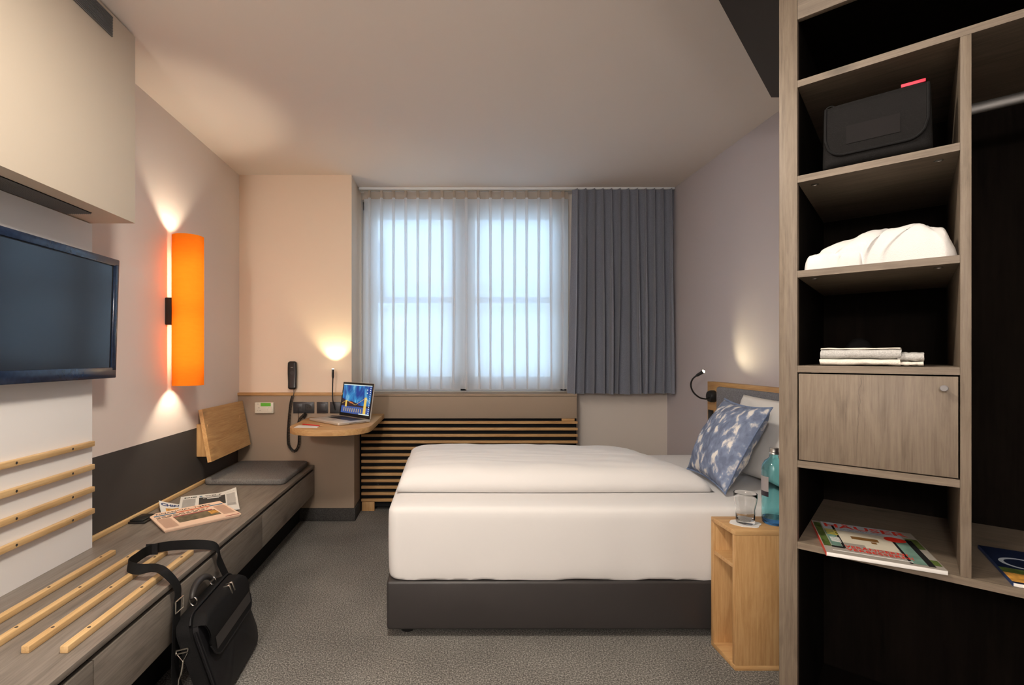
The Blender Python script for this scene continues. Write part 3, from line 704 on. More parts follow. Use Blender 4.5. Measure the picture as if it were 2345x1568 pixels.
for i in range(ns):
    s_ = L_[-1] * i / ns
    while j < len(L_) - 2 and L_[j + 1] < s_: j += 1
    p = path[j].lerp(path[j + 1], (s_ - L_[j]) / max(1e-9, L_[j + 1] - L_[j])); t = (path[j + 1] - path[j]).normalized()
    yv = Vector((0, 1, 0)); xv = t.cross(yv).normalized(); ang = 2 * PI * s_ / 0.0085
    coil.append(p + xv * (0.0095 * math.cos(ang)) + yv * (0.0095 * math.sin(ang)))
part('coiled_cord', MB().tube(coil, 0.0026, 5), 'black', ph, local=False)
def zpx(y): return EYE - (y - CY) * FW / F
def xpx(x): return (x - CX) * FW / F
def plate(name, x0, x1, y0, y1, label, cat, group=None):
    t = thing(name, label, cat, ((xpx(x0) + xpx(x1)) / 2, FW, zpx(y1)), group=group)
    part('plate', MB().box((xpx(x0), FW - 0.009, zpx(y1)), (xpx(x1), FW - 0.0004, zpx(y0)), 0.002), 'anthra', t, local=False); return t
ym = 932.5; zs = zpx(ym)
t = plate('socket_plate', 672, 720, 920, 945.5, 'anthracite double socket plate with phone jack beside the coiled cord', 'socket')
for i, x in enumerate((684.5, 708)):
    ins = part('insert', MB().box((xpx(x) - 0.029, FW - 0.011, zs - 0.029), (xpx(x) + 0.029, FW - 0.008, zs + 0.029), 0.001), 'anthra', t, local=False)
    if i:
        part('socket_recess', MB().cyl((xpx(x), FW - 0.0113, zs), (xpx(x), FW - 0.0105, zs), 0.020, 24), 'ink', ins, local=False)
        for dx in (-0.009, 0.009): part('pin_hole', MB().cyl((xpx(x) + dx, FW - 0.0117, zs), (xpx(x) + dx, FW - 0.0112, zs), 0.003, 10), 'matt', ins, local=False)
    else:
        for dx in (-0.010, 0.012): part('jack', MB().box((xpx(x) + dx - 0.007, FW - 0.0115, zs - 0.008), (xpx(x) + dx + 0.007, FW - 0.0105, zs + 0.004)), 'ink', ins, local=False)
        part('phone_lead', MB().tube(spline([(xpx(x), FW - 0.012, zs - 0.002), (xpx(x), FW - 0.02, zs - 0.03), (xpx(x) + 0.004, FW - 0.02, zs - 0.085)]), 0.002, 6), 'black', ins, local=False)
t = plate('light_switch', 726, 751.5, 920, 945.5, 'anthracite square rocker switch between socket and lamp plate', 'switch')
part('rocker', MB().box((xpx(738.7) - 0.029, FW - 0.014, zs - 0.029), (xpx(738.7) + 0.029, FW - 0.008, zs + 0.029), 0.003), 'anthra', t, local=False)
rl = plate('desk_reading_lamp', 756, 782, 920, 945.5, 'black gooseneck reading lamp on a wall plate shining up behind the laptop', 'lamp')
tip = oy(762.5, 845, FW - 0.062)
neck = spline([oy(767, 938, FW - 0.012), oy(765.5, 930, FW - 0.03), oy(762, 915, FW - 0.055), oy(761.5, 890, FW - 0.068), oy(762.3, 864, FW - 0.068)], 8)
part('gooseneck', MB().tube(neck, 0.0045, 10), 'black', rl, local=False)
hd = part('lamp_head', MB().tube([oy(762.3, 866, FW - 0.068), oy(762.3, 862, FW - 0.068), tip], [0.006, 0.0085, 0.009], 16), 'black', rl, local=False)
part('lens', MB().cyl(tip, tip + Vector((0, 0.0008, 0.002)), 0.007, 16), 'led', hd, local=False)
lamp('reading_light', 'SPOT', tip + Vector((0, 0.0, 0.006)), rl, DESK_SPOT_W, (1.0, 0.83, 0.50), target=oy(768, 715, DC), spot_size=math.radians(95), spot_blend=0.7, shadow_soft_size=0.008)
th = thing('thermostat', 'ivory wall thermostat with green display and dial', 'thermostat', (xpx(607), FW, zpx(945)))
part('body', MB().box((xpx(586.5), FW - 0.026, zpx(945)), (xpx(628.5), FW - 0.0004, zpx(920.5)), 0.003), 'ivory', th, local=False)
part('display', MB().box((xpx(600), FW - 0.0272, zpx(929)), (xpx(623), FW - 0.0255, zpx(921.5))), 'green', th, local=False)
part('dial', MB().cyl((xpx(622), FW - 0.031, zpx(937.5)), (xpx(622), FW - 0.0255, zpx(937.5)), 0.0155, 24), 'ivory', th, local=False)
mk = MB()
for k in range(9):
    a_ = math.radians(150 - k * 15 + 30); c_ = Vector((xpx(622), FW - 0.0263, zpx(937.5)))
    p = c_ + Vector((math.cos(a_) * 0.021, 0, math.sin(a_) * 0.021)); mk.box(p - Vector((0.001, 0.0002, 0.001)), p + Vector((0.001, 0.0006, 0.001)))
for (x, y, w) in ((592, 924.5, 0.011), (594, 933, 0.012), (597, 939.5, 0.012), (592, 939.5, 0.006)): mk.box((xpx(x), FW - 0.0266, zpx(y)), (xpx(x) + w, FW - 0.0262, zpx(y) + 0.003))
part('markings', mk, 'ivoryline', th, local=False)

# ------------------------------------------------------------------ newspapers on the bench
def sheet(mb, w, h, z0, th, warp=0.004, lift=None, n=14, seed=0.0):
    """slightly wavy folded paper block, local frame, centred"""
    def zz(x, y): return (lift(x, y) if lift else 0.0) + warp * (0.5 + 0.5 * math.sin(x * 19 + seed + y * 6))
    T = lambda u, v: Vector(((u - 0.5) * w, (v - 0.5) * h, z0 + th + zz((u - 0.5) * w, (v - 0.5) * h)))
    B = lambda u, v: Vector(((u - 0.5) * w, (v - 0.5) * h, z0 + (lift((u - 0.5) * w, (v - 0.5) * h) if lift else 0)))
    mb.grid(T, n, n); mb.grid(B, n, n)
    for u in (0, 1): mb.grid(lambda a, b, u=u: T(u, a).lerp(B(u, a), b), n, 1)
    for v in (0, 1): mb.grid(lambda a, b, v=v: T(a, v).lerp(B(a, v), b), n, 1)
    return T
def rect(mb, T, x0, y0, x1, y1, w, h, dz=0.0005, n=6):
    mb.grid(lambda a, b: T((x0 + (x1 - x0) * a) / w + 0.5, (y0 + (y1 - y0) * b) / h + 0.5) + Vector((0, 0, dz)), n, max(1, n // 2))
def lines(mb, T, x0, x1, y0, y1, w, h, step=0.0052, th=0.0022):
    y = y1
    while y > y0:
        rect(mb, T, x0, y - th, x1 - random.uniform(0, 0.004), y, w, h, n=3); y -= step
def on_sheet(mb, txt, size, x, y, T, w, h, width=None, bold=0.0, dz=0.0007, align='LEFT'):
    t = MB().text(txt, size, (0, 0, 0), (1, 0, 0), (0, 1, 0), bold=bold, width=width, align=align)
    bmesh.ops.subdivide_edges(t.bm, edges=[e for e in t.bm.edges if e.calc_length() > 0.05], cuts=2)
    for v in t.bm.verts:
        px, py = x + v.co.x, y + v.co.y
        v.co = T(px / w + 0.5, py / h + 0.5) + Vector((0, 0, dz))
    me = bpy.data.meshes.new('t'); t.bm.to_mesh(me); t.bm.free(); mb.bm.from_mesh(me); bpy.data.meshes.remove(me)
Z1 = BZ + 0.0005
n1 = thing('newspaper', 'white newspaper with navy headline and bread picture under the two others', 'newspaper', (-1.293, 2.525, Z1), math.radians(34.8), group='newspapers on the bench')
w, h = 0.29, 0.36; mb = MB(); T = sheet(mb, w, h, 0, 0.003, 0.0006, lift=lambda x, y: 0.037 * max(0, (-(0.82 * x - 0.57 * y) - 0.14) / 0.08) ** 1.25, seed=1, n=24)
pg = part('pages', mb, 'newsgrey', n1, weld=0.0002)
k = MB(); on_sheet(k, 'CHINA', 0.036, -0.138, 0.138, T, w, h, width=0.112, bold=0.0016); part('headline', k, 'inkblue', pg, smooth=False)
k = MB(); rect(k, T, -0.12, -0.02, 0.06, 0.115, w, h); part('picture', k, 'gold', pg, smooth=False)
n2 = thing('newspaper', 'white newspaper with dark picture lying half under the salmon one', 'newspaper', (-1.283, 2.66, Z1 + 0.0045), math.radians(25.8), group='newspapers on the bench')
w, h = 0.287, 0.371; mb = MB(); T = sheet(mb, w, h, 0, 0.004, 0.0012, lift=lambda x, y: 0.018 * max(0, (x - 0.04) / 0.1) ** 1.5 * max(0, (y + 0.05) / 0.2) , seed=2)
pg = part('pages', mb, 'newsgrey', n2, weld=0.0002)
k = MB(); on_sheet(k, 'DIE', 0.026, -0.125, 0.135, T, w, h, width=0.062, bold=0.001); part('headline', k, 'ink', pg, smooth=False); k = MB(); on_sheet(k, 'WELT', 0.026, -0.02, 0.135, T, w, h, width=0.088, bold=0.001); part('headline', k, 'ink', pg, smooth=False)
k = MB(); on_sheet(k, 'kompakt', 0.016, 0.082, 0.138, T, w, h); part('subtitle', k, 'inkgrey', pg, smooth=False); k = MB(); lines(k, T, -0.13, -0.065, -0.10, 0.115, w, h); part('small_print', k, 'inkgrey', pg, smooth=False, kind='stuff'); k = MB(); lines(k, T, 0.088, 0.135, -0.10, 0.115, w, h); part('small_print', k, 'inkgrey', pg, smooth=False, kind='stuff')
k = MB(); rect(k, T, -0.05, -0.05, 0.082, 0.118, w, h); part('picture', k, 'ink', pg, smooth=False)
k = MB(); rect(k, T, -0.03, 0.096, 0.062, 0.104, w, h, dz=0.0009); rect(k, T, -0.01, 0.078, 0.05, 0.090, w, h, dz=0.0009); part('picture_caption', k, 'paper', pg, smooth=False)
k = MB(); rect(k, T, -0.048, 0.134, -0.034, 0.152, w, h, dz=0.0009); part('emblem', k, 'blueband', pg, smooth=False)
n3 = thing('newspaper', 'salmon pink folded newspaper on top of the two white ones', 'newspaper', (-1.252, 2.445, Z1 + 0.0105), math.radians(43.6), group='newspapers on the bench')
w, h = 0.345, 0.30; mb = MB(); T = sheet(mb, w, h, 0, 0.0035, 0.0008, seed=0)
pg = part('pages', mb, 'pink', n3, weld=0.0002)
mb = MB(); sheet(mb, w - 0.004, h - 0.003, -0.0035, 0.003, 0.0003, seed=0); part('lower_fold', mb, 'pink', n3, weld=0.0002)
mb = MB(); sheet(mb, w - 0.012, h - 0.012, -0.0102, 0.006, 0.0002, seed=0); part('lower_fold', mb, 'pink', n3, weld=0.0002)
k = MB(); on_sheet(k, 'FINANCIAL TIMES', 0.030, -0.145, 0.108, T, w, h, width=0.255, bold=0.0001); part('masthead', k, 'ink', pg, smooth=False); k = MB()
for (y, x1) in ((0.058, 0.085), (0.040, 0.070)):
    x = -0.155
    while x < x1: q = random.uniform(0.016, 0.042); rect(k, T, x, y, min(x + q, x1), y + 0.009, w, h, n=2); x += q + 0.006
part('headline', k, 'ink', pg, smooth=False, kind='stuff')
k = MB(); rect(k, T, -0.158, 0.082, -0.06, 0.098, w, h); rect(k, T, 0.10, 0.082, 0.165, 0.098, w, h); part('blue_banner', k, 'blueband', pg, smooth=False)
k = MB(); rect(k, T, -0.06, 0.082, 0.10, 0.098, w, h); part('red_banner', k, 'redband', pg, smooth=False)
k = MB(); rect(k, T, -0.09, 0.015, 0.09, 0.030, w, h); rect(k, T, 0.10, -0.146, 0.165, -0.138, w, h); part('maroon_band', k, 'maroon', pg, smooth=False)
k = MB(); rect(k, T, -0.09, -0.085, 0.10, 0.015, w, h); part('picture', k, 'olive', pg, smooth=False)
k = MB(); rect(k, T, 0.062, -0.055, 0.10, 0.002, w, h, dz=0.0008); part('picture_detail', k, 'gold', pg, smooth=False)
k = MB(); lines(k, T, -0.16, -0.10, -0.13, 0.03, w, h); part('small_print', k, 'inkpink', pg, smooth=False, kind='stuff'); k = MB(); lines(k, T, 0.108, 0.165, -0.10, 0.068, w, h); part('small_print', k, 'inkpink', pg, smooth=False, kind='stuff')
bk = thing('cable_outlet', 'flat black plastic cable outlet on the bench beside the salmon newspaper', 'cable outlet', (-1.48, 2.4, BZ + 0.0004))
part('base', MB().box((-1.520, 2.345, BZ + 0.0004), (-1.440, 2.44, BZ + 0.010), 0.002), 'black', bk, local=False)
part('flap', MB().box((-1.516, 2.352, BZ + 0.0102), (-1.452, 2.452, BZ + 0.017), 0.002), 'black', bk, local=False)

# ------------------------------------------------------------------ briefcase leaning on the bench
lean = math.radians(19)
bgM = Matrix.Translation((-0.772, 1.905, 0.014)) @ Matrix.Rotation(math.radians(3), 4, 'Z') @ Matrix.Rotation(-lean, 4, 'Y')
bag = thing('laptop_bag', 'black nylon laptop bag leaning on the bench with its strap laid over the seat', 'bag', M=bgM)
BW, BH, BT = 0.205, 0.322, 0.088         # half width along y, height, thickness; front face at x=0
def bag_body(x0, x1, w, z0, z1, r, puff, mb, n=10):
    pts = []
    for (cy, cz, a0) in ((w - r, z1 - r, 0), (-w + r, z1 - r, 90), (-w + r, z0 + r, 180), (w - r, z0 + r, 270)):
        for k in range(n + 1):
            a = math.radians(a0 + 90 * k / n); pts.append((cy + r * math.cos(a), cz + r * math.sin(a)))
    m = len(pts); cyc = sum(p[0] for p in pts) / m; czc = sum(p[1] for p in pts) / m
    prof = [(x0, 0.0), (x0, 0.5), (x0, 0.93), (x0 + (x1 - x0) * 0.10, 1.0), (x0 + (x1 - x0) * 0.5, 1.0), (x0 + (x1 - x0) * 0.88, 1.0), (x1, 0.94), (x1 + puff * 0.7, 0.75), (x1 + puff, 0.4), (x1 + puff, 0.0)]
    def f(u, v):
        i = int(round(v * (len(prof) - 1))); x, s = prof[i]; y, z = pts[int(round(u * m)) % m]
        wob = 0.004 * fbm(y * 14, z * 14 + x * 9) * (1 if 0 < i < len(prof) - 1 else 0)
        return Vector((x + wob, cyc + (y - cyc) * s, czc + (z - czc) * s))
    mb.grid(f, m, len(prof) - 1, closed_u=True); return mb
part('body', bag_body(-BT, -0.030, BW, 0.0, BH, 0.062, 0.0, MB()), 'nylon', bag, weld=0.0005, angle=60)
part('front_pocket', bag_body(-0.031, -0.006, BW - 0.006, 0.006, BH - 0.012, 0.058, 0.012, MB()), 'nylon2', bag, weld=0.0005, angle=60)
fl = MB()
def flap_xyz(u, v):
    y = (u - 0.5) * 2 * (BW - 0.012); top = BH - 0.004; drop = 0.165
    cornr = 0.05; e = max(0, abs(y) - (BW - 0.012 - cornr)) / cornr
    low = top - drop + cornr * (1 - math.sqrt(max(0, 1 - e * e)))
    tp_ = top - 0.030 * (max(0, abs(y) - (BW - 0.062)) / 0.05) ** 2
    z = tp_ + (low - tp_) * v
    return y, z, 0.010 + 0.010 * math.sin(min(1, v * 1.15) * PI) + (-0.035 * (1 - min(1, v / 0.12)) ** 2)
fl.grid(lambda u, v: Vector((flap_xyz(u, v)[2] + 0.004, flap_xyz(u, v)[0], flap_xyz(u, v)[1])), 30, 16)
fl.grid(lambda u, v: Vector((flap_xyz(u, v)[2] - 0.001, flap_xyz(u, v)[0], flap_xyz(u, v)[1])), 30, 16)
fp = part('flap', fl, 'nylon', bag, angle=80)
fe = [Vector((flap_xyz(u, 1)[2] + 0.002, flap_xyz(u, 1)[0], flap_xyz(u, 1)[1])) for u in [i / 40 for i in range(41)]]
part('flap_piping', MB().tube(fe, 0.0035, 8), 'nylon2', fp)
bdm = MB(); bdm.grid(lambda u, v: Vector((flap_xyz(0.06 + 0.88 * u, 0.60 + 0.26 * v)[2] + 0.0052, flap_xyz(0.06 + 0.88 * u, 0)[0], (BH - 0.004) - 0.165 * (0.60 + 0.26 * v))), 24, 4)
part('flap_band', bdm, 'leather', fp)
zp = [Vector((-0.032, y, BH + 0.001 - (0.062 - math.sqrt(max(0.0, 0.062 ** 2 - max(0, abs(y) - (BW - 0.062)) ** 2))))) for y in [(-BW + 0.01) + i * (2 * BW - 0.02) / 30 for i in range(31)]]
part('zip_piping', MB().tube(zp, 0.004, 8), 'nylon2', bag)
for y in (0.040, 0.066):
    z_ = part('zip_pull', MB().box((0.0195, y - 0.005, BH - 0.046), (0.0225, y + 0.005, BH - 0.012), 0.001).box((-0.004, y - 0.006, BH - 0.016), (0.0215, y + 0.006, BH - 0.008), 0.002), 'chrome', bag)
hm = spline([(-0.06, -0.085, BH - 0.002), (-0.06, -0.080, BH + 0.030), (-0.06, -0.045, BH + 0.052), (-0.06, 0.0, BH + 0.058), (-0.06, 0.045, BH + 0.052), (-0.06, 0.080, BH + 0.030), (-0.06, 0.085, BH - 0.002)], 6)
hn = part('carry_handle', MB().tube(hm[5:-5], [0.009 + 0.004 * math.sin(PI * i / (len(hm) - 11)) for i in range(len(hm) - 10)], 12), 'leather', bag)
for y in (-0.084, 0.084):
    ring = [Vector((-0.06 + 0.013 * math.cos(a), y + 0.004, BH + 0.014 + 0.016 * math.sin(a))) for a in [2 * PI * i / 16 for i in range(16)]]
    part('handle_ring', MB().tube(ring, 0.0022, 6, closed=True), 'chrome', hn)
part('side_piping', MB().tube([Vector((-0.018, -BW + 0.002, z)) for z in (0.04, 0.10, 0.20, 0.27)], 0.004, 8), 'nylon2', bag)
# strap (world space): over the bench and back
def bz_(x, y, up=0.0): return oz(x, y, BZ + 0.021) + Vector((0, 0, up))
sp = [(-0.922, 2.065, 0.292), (-0.945, 2.045, 0.370), (-0.958, 2.035, 0.432)]
sp += [bz_(414, 1260, 0.022), bz_(348, 1270, 0.022), bz_(311, 1292, 0.022), bz_(293, 1307, 0.020), bz_(318, 1314, 0.017), bz_(355, 1315, 0.023), bz_(378, 1325, 0.023)]
sp += [(-0.950, 1.735, 0.405), (-0.943, 1.722, 0.350), (-0.940, 1.708, 0.23), (-0.935, 1.700, 0.10), (-0.90, 1.698, 0.03)]
wv = [(0, 0.036, 0.008), (0.0, 0.034, 0.016), (-0.012, 0.02, 0.030)] + [(0, 0, 0.038)] * 3 + [(0.006, 0.0, 0.034), (0.012, 0.012, 0.030), (0.006, 0.034, 0.010), (0.004, 0.038, 0.004), (0.0, 0.038, 0.002)] + [(0.004, 0.038, 0)] * 4
P3 = spline(sp, 8); W3 = spline(wv, 8)
W3 = [w.normalized() * 0.038 for w in W3]
st = part('shoulder_strap', MB().band(P3, W3, 0.003), 'nylon', bag, local=False, angle=60)
def ring_rect(mb, c, ax, ay, w, h, r):
    pts = [c + ax * (w * sx_) + ay * (h * sy_) for sx_, sy_ in ((-1, -1), (1, -1), (1, 1), (-1, 1))]
    for i in range(4): mb.tube([pts[i], pts[(i + 1) % 4]], r, 8)
    return mb
part('strap_buckle', ring_rect(MB(), Vector((-0.938, 1.728, 0.345)), Vector((0.1, 1, 0.05)).normalized(), Vector((0, 0, 1)), 0.021, 0.020, 0.0028), 'chrome', st, local=False)
part('shoulder_pad_end', MB().box((-0.002, -0.021, -0.021), (0.002, 0.021, 0.021), M=Matrix.Translation(bz_(348, 1270, 0.022)) @ Matrix.Rotation(0.15, 4, 'Z') @ Matrix.Rotation(PI / 2, 4, 'Z')), 'nylon2', st, local=False)
hk = MB(); c = Vector((-0.908, 1.688, 0.205)); ring_rect(hk, c, Vector((1, 0, 0.25)).normalized(), Vector((0.1, 0, 1)).normalized(), 0.021, 0.006, 0.0028)
hk.tube([c + Vector((-0.015, 0, -0.012)), c + Vector((0.004, 0, -0.034)), c + Vector((0.019, 0, -0.005))], 0.0028, 8)
hk.tube(spline([c + Vector((0.004, 0, -0.034)), c + Vector((0.002, -0.002, -0.055)), c + Vector((-0.002, -0.002, -0.075)), c + Vector((-0.010, 0, -0.095)), c + Vector((-0.012, 0, -0.115))], 6), [0.0045] * 6 + [0.0055] * 8 + [0.0035] * 11, 8)
part('snap_hook', hk, 'chrome', st, local=False)

# ------------------------------------------------------------------ bed
Y0, Y1, XB0, XB1 = 2.12, 3.29, -0.255, 1.755
bb = thing('bed', 'dark leatherette bed base with short black feet under the white mattress', 'bed', (0.75, 2.7, 0))
part('box', MB().box((XB0, Y0, 0.036), (XB1, Y1, 0.246), 0.012, 3), 'leather', bb, local=False)
for (x, y) in ((-0.17, 2.20), (-0.17, 3.2), (1.65, 2.2), (1.65, 3.2)): part('foot', MB().cyl((x, y, 0), (x, y, 0.037), 0.03, 20), 'black', bb, local=False)
mt = MB()
def mattress(mb):
    n = 8; pts = []
    x0, x1, y0, y1, r = XB0 + 0.004, XB1 - 0.006, Y0 + 0.006, Y1 - 0.006, 0.05
    for (cx, cy, a0) in ((x1 - r, y1 - r, 0), (x0 + r, y1 - r, 90), (x0 + r, y0 + r, 180), (x1 - r, y0 + r, 270)):
        for k in range(n + 1):
            a = math.radians(a0 + 90 * k / n); pts.append(Vector((cx + r * math.cos(a), cy + r * math.sin(a), 0)))
    # densify the long sides
    P = []
    for i, p in enumerate(pts):
        q = pts[(i + 1) % len(pts)]; L = (q - p).length; m = max(1, int(L / 0.03))
        for k in range(m): P.append(p.lerp(q, k / m))
    c = Vector(((x0 + x1) / 2, (y0 + y1) / 2, 0)); m = len(P)
    prof = [(0.247, 0.0, 0), (0.247, 0.97, 0), (0.252, 0.996, 1), (0.262, 1.000, 1), (0.30, 1.002, 0.8), (0.36, 1.003, 0.5), (0.44, 1.003, 0.3), (0.51, 1.002, 0.2), (0.538, 1.0, 0.1), (0.552, 0.993, 0), (0.560, 0.980, 0), (0.565, 0.955, 0), (0.567, 0.8, 0), (0.568, 0.5, 0), (0.568, 0.0, 0)]
    def f(u, v):
        i = int(round(v * (len(prof) - 1))); z, s, wr = prof[i]; p = P[int(round(u * m)) % m]
        d = (p - c); wob = wr * (0.006 * fbm(p.x * 7 + 3, p.y * 7, z * 3) + 0.004 * fbm(p.x * 23, p.y * 23 + 5, z * 7))
        q = c + Vector((d.x * s, d.y * s, 0))
        # keep the rim width constant on both axes
        if s > 0.9: q = p + (c - p).normalized() * ((1 - s) * 0.9)
        if s > 0.94 and d.length: q += d.normalized() * wob
        return Vector((q.x, q.y, z + (0.006 * fbm(p.x * 11, p.y * 11) if i in (2, 3) else 0)))
    mb.grid(f, m, len(prof) - 1, closed_u=True); return mb
solo('mattress', mattress(mt), 'sheet', 'thick mattress in a fitted white sheet on the dark bed base', 'mattress', (0.75, 2.7, 0.247), weld=0.0005, angle=60)
MZ = 0.5685
def duvet(mb):
    x0, x1, y0, y1, t = -0.235, 1.150, 2.345, 3.20, 0.118
    nx, ny = 90, 60
    def top(a, b):
        u, v = a * 2 - 1, b * 2 - 1
        k = (max(0, 1 - abs(u) ** 16) ** 0.45) * (max(0, 1 - abs(v) ** 9) ** 0.5)
        skew = 0.07 * (1 - v) * max(0, (u - 0.6) / 0.4)            # near corner drawn out towards the pillow
        x = x0 + (x1 - x0) * (a + 0) + skew - 0.012 * (1 - v * v) * u
        y = y0 + (y1 - y0) * b + 0.012 * (1 - u * u) * (-v) * -1
        tt = t * (1 - 0.25 * max(0, v)) * (1 - 0.12 * max(0, u) ** 3)
        z = MZ + 0.004 + tt * k + 0.007 * k * (fbm(x * 4, y * 5) + 0.5 * fbm(x * 11 + 4, y * 13)) + 0.0035 * k * fbm(x * 3, y * 34)
        return Vector((x, y, z))
    def bot(a, b):
        p = top(a, b); u, v = a * 2 - 1, b * 2 - 1
        return Vector((p.x, p.y, MZ + (0.004 if max(abs(u), abs(v)) > 0.999 else 0.001)))
    mb.grid(top, nx, ny); mb.grid(bot, nx, ny); return mb
solo('duvet', duvet(MB()), 'sheet', 'folded white duvet lying flat across the mattress', 'duvet', (0.45, 2.77, MZ), weld=0.0005, angle=180)
# headboard on the right wall
hbd = thing('headboard', 'oak headboard with grey felt padding fixed to the wall behind the pillows', 'headboard', (1.80, 2.7, 0))
part('panel', MB().box((1.79, 1.98, 0.02), (XR - 0.001, 3.347, 1.05), 0.002), 'oakY', hbd, local=False)
part('padding', MB().box((1.757, 2.05, 0.58), (1.7905, 3.19, 1.025), 0.018, 4), 'felt', hbd, local=False)
part('socket_cover', MB().box((1.784, 3.27, 0.78), (1.7902, 3.33, 0.86), 0.002), 'black', hbd, local=False)
# pillow and cushion leaning on it
M1 = Matrix.Translation((1.655, 2.45, 0.792)) @ Matrix.Rotation(math.radians(10), 4, 'Y') @ Matrix.Rotation(PI / 2, 4, 'Z') @ Matrix.Rotation(PI / 2, 4, 'X')
me_ = pillow_mesh(MB(), 0.66, 0.43, 0.15, pinch=0.05, px=2.6, ex=0.42, wr=0.009, seed=3).mesh('pillow', 'pillow', weld=0.0005, angle=180)
o = bpy.data.objects.new('pillow', me_); _link(o, None, M1); tag(o, 'white pillow propped between headboard and denim cushion', 'pillow')
sl = math.atan2(0.195, 0.39)
M2 = Matrix.Translation((1.43, 2.505, 0.785)) @ Matrix.Rotation(math.radians(-8), 4, 'Z') @ Matrix.Rotation(sl, 4, 'Y') @ Matrix.Rotation(-PI / 2, 4, 'Z') @ Matrix.Rotation(PI / 2, 4, 'X')
cu = thing('denim_cushion', 'blue tie-dyed denim cushion leaning on the white pillow', 'cushion', M=M2)
part('cover', pillow_mesh(MB(), 0.50, 0.44, 0.17, pinch=0.09, px=2.2, ex=0.5, wr=0.010, seed=8), 'denim', cu, weld=0.0005, angle=180)
def rim(k):
    pts = []
    for i in range(4):
        for j in range(14):
            t_ = -1 + 2 * j / 14
            u, v = ((t_, -1), (1, t_), (-t_, 1), (-1, -t_))[i]
            pts.append(Vector((0.25 * k * u * (1 - 0.09 * (1 - v * v)), 0.22 * k * v * (1 - 0.09 * (1 - u * u)), 0)))
    return pts
fr_ = MB(); R1, R2 = rim(0.985), rim(1.035)
fr_.grid(lambda u, v: (R1 if v < 0.5 else R2)[int(round(u * 56)) % 56] + Vector((0, 0, 0.0015)), 56, 1, closed_u=True)
fr_.grid(lambda u, v: (R1 if v < 0.5 else R2)[int(round(u * 56)) % 56] + Vector((0, 0, -0.0015)), 56, 1, closed_u=True)
part('seam_flange', fr_, 'denimplain', cu, angle=60)
# bed reading lamp
rb = thing('bed_reading_lamp', 'lit black gooseneck reading lamp at the far end of the headboard', 'lamp', (1.77, 3.26, 0.93))
part('base', MB().tube([(1.789, 3.262, 0.955), (1.766, 3.262, 0.955), (1.752, 3.262, 0.955)], [0.040, 0.040, 0.034], 24), 'black', rb, local=False)
nk = spline([oy(1616, 913.5, 3.245), oy(1602, 910, 3.23), oy(1588, 898, 3.21), oy(1582, 882, 3.20), oy(1586, 868, 3.18), oy(1597, 858, 3.16)], 8)
part('gooseneck', MB().tube([Vector((1.76, 3.255, 0.95))] + nk, 0.0052, 10), 'black', rb, local=False)
tp0, tp1 = oy(1594, 860.5, 3.165), oy(1611, 850.5, 3.13)
hd = part('lamp_head', MB().tube([tp0, tp0.lerp(tp1, 0.2), tp1], [0.006, 0.0095, 0.0105], 16), 'black', rb, local=False)
dr = (tp1 - tp0).normalized()
part('lens', MB().tube([tp1 - dr * 0.001, tp1 + dr * 0.004, tp1 + dr * 0.007], [0.010, 0.0085, 0.004], 16), 'led', hd, local=False)
lamp('reading_light', 'SPOT', tp1 + dr * 0.012, rb, BED_SPOT_W, (1.0, 0.85, 0.52), target=(XR, 2.88, 1.37), spot_size=math.radians(100), spot_blend=0.9, shadow_soft_size=0.006)

# ------------------------------------------------------------------ narrow bedside shelf
ns_ = thing('bedside_shelf', 'narrow open oak bedside shelf between bed and wardrobe', 'bedside table', (1.3, 2.0, 0))
NX0, NX1, NY0, NY1, NT = 1.125, 1.50, 1.902, 2.075, 0.543
part('top', MB().box((NX0, NY0, NT - 0.019), (NX1, NY1, NT), 0.001), 'oakX', ns_, local=False)
part('front_panel', MB().box((NX0, NY0, 0.02), (NX1, NY0 + 0.019, NT - 0.0192), 0.001), 'oakZ', ns_, local=False)
part('back_panel', MB().box((NX0, NY1 - 0.019, 0.02), (NX1, NY1, NT - 0.0192), 0.001), 'oakZ', ns_, local=False)
part('end_panel', MB().box((NX1 - 0.019, NY0 + 0.0192, 0.02), (NX1, NY1 - 0.0192, NT - 0.0192)), 'oakZ', ns_, local=False)
part('shelf', MB().box((NX0 + 0.002, NY0 + 0.0192, 0.392), (NX1 - 0.0192, NY1 - 0.0192, 0.408)), 'oakX', ns_, local=False)
part('bottom', MB().box((NX0, NY0, 0.0), (NX1, NY1, 0.0198), 0.001), 'oakX', ns_, local=False)
solo('coaster', MB().prism([(1.215 + (0.056 + 0.006 * math.cos(4 * a)) * math.cos(a), 1.985 + (0.050 + 0.005 * math.cos(5 * a)) * math.sin(a)) for a in [2 * PI * i / 40 for i in range(40)]], NT + 0.0004, NT + 0.0024), 'paper', 'white wavy paper coaster under the tumbler', 'coaster', (1.215, 1.985, NT))
gz = NT + 0.003
prof = [(0.0, 0.0), (0.031, 0.0), (0.0335, 0.004), (0.034, 0.02), (0.034, 0.045), (0.0335, 0.055), (0.036, 0.068), (0.040, 0.085), (0.0425, 0.105), (0.0425, 0.122), (0.0415, 0.1225), (0.0408, 0.122), (0.0408, 0.105), (0.0382, 0.085), (0.0342, 0.069), (0.0315, 0.056), (0.032, 0.044), (0.0315, 0.02), (0.028, 0.014), (0.0, 0.013)]
tumb = thing('tumbler', 'clear empty tumbler standing on the white coaster', 'glass', (1.215, 1.985, gz))
part('glass', MB().lathe(prof), 'glass', tumb, weld=0.00001, angle=60)
bot = thing('water_bottle', 'turquoise glass water bottle with metal screw cap beside the tumbler', 'bottle', (1.333, 1.988, NT + 0.0004))
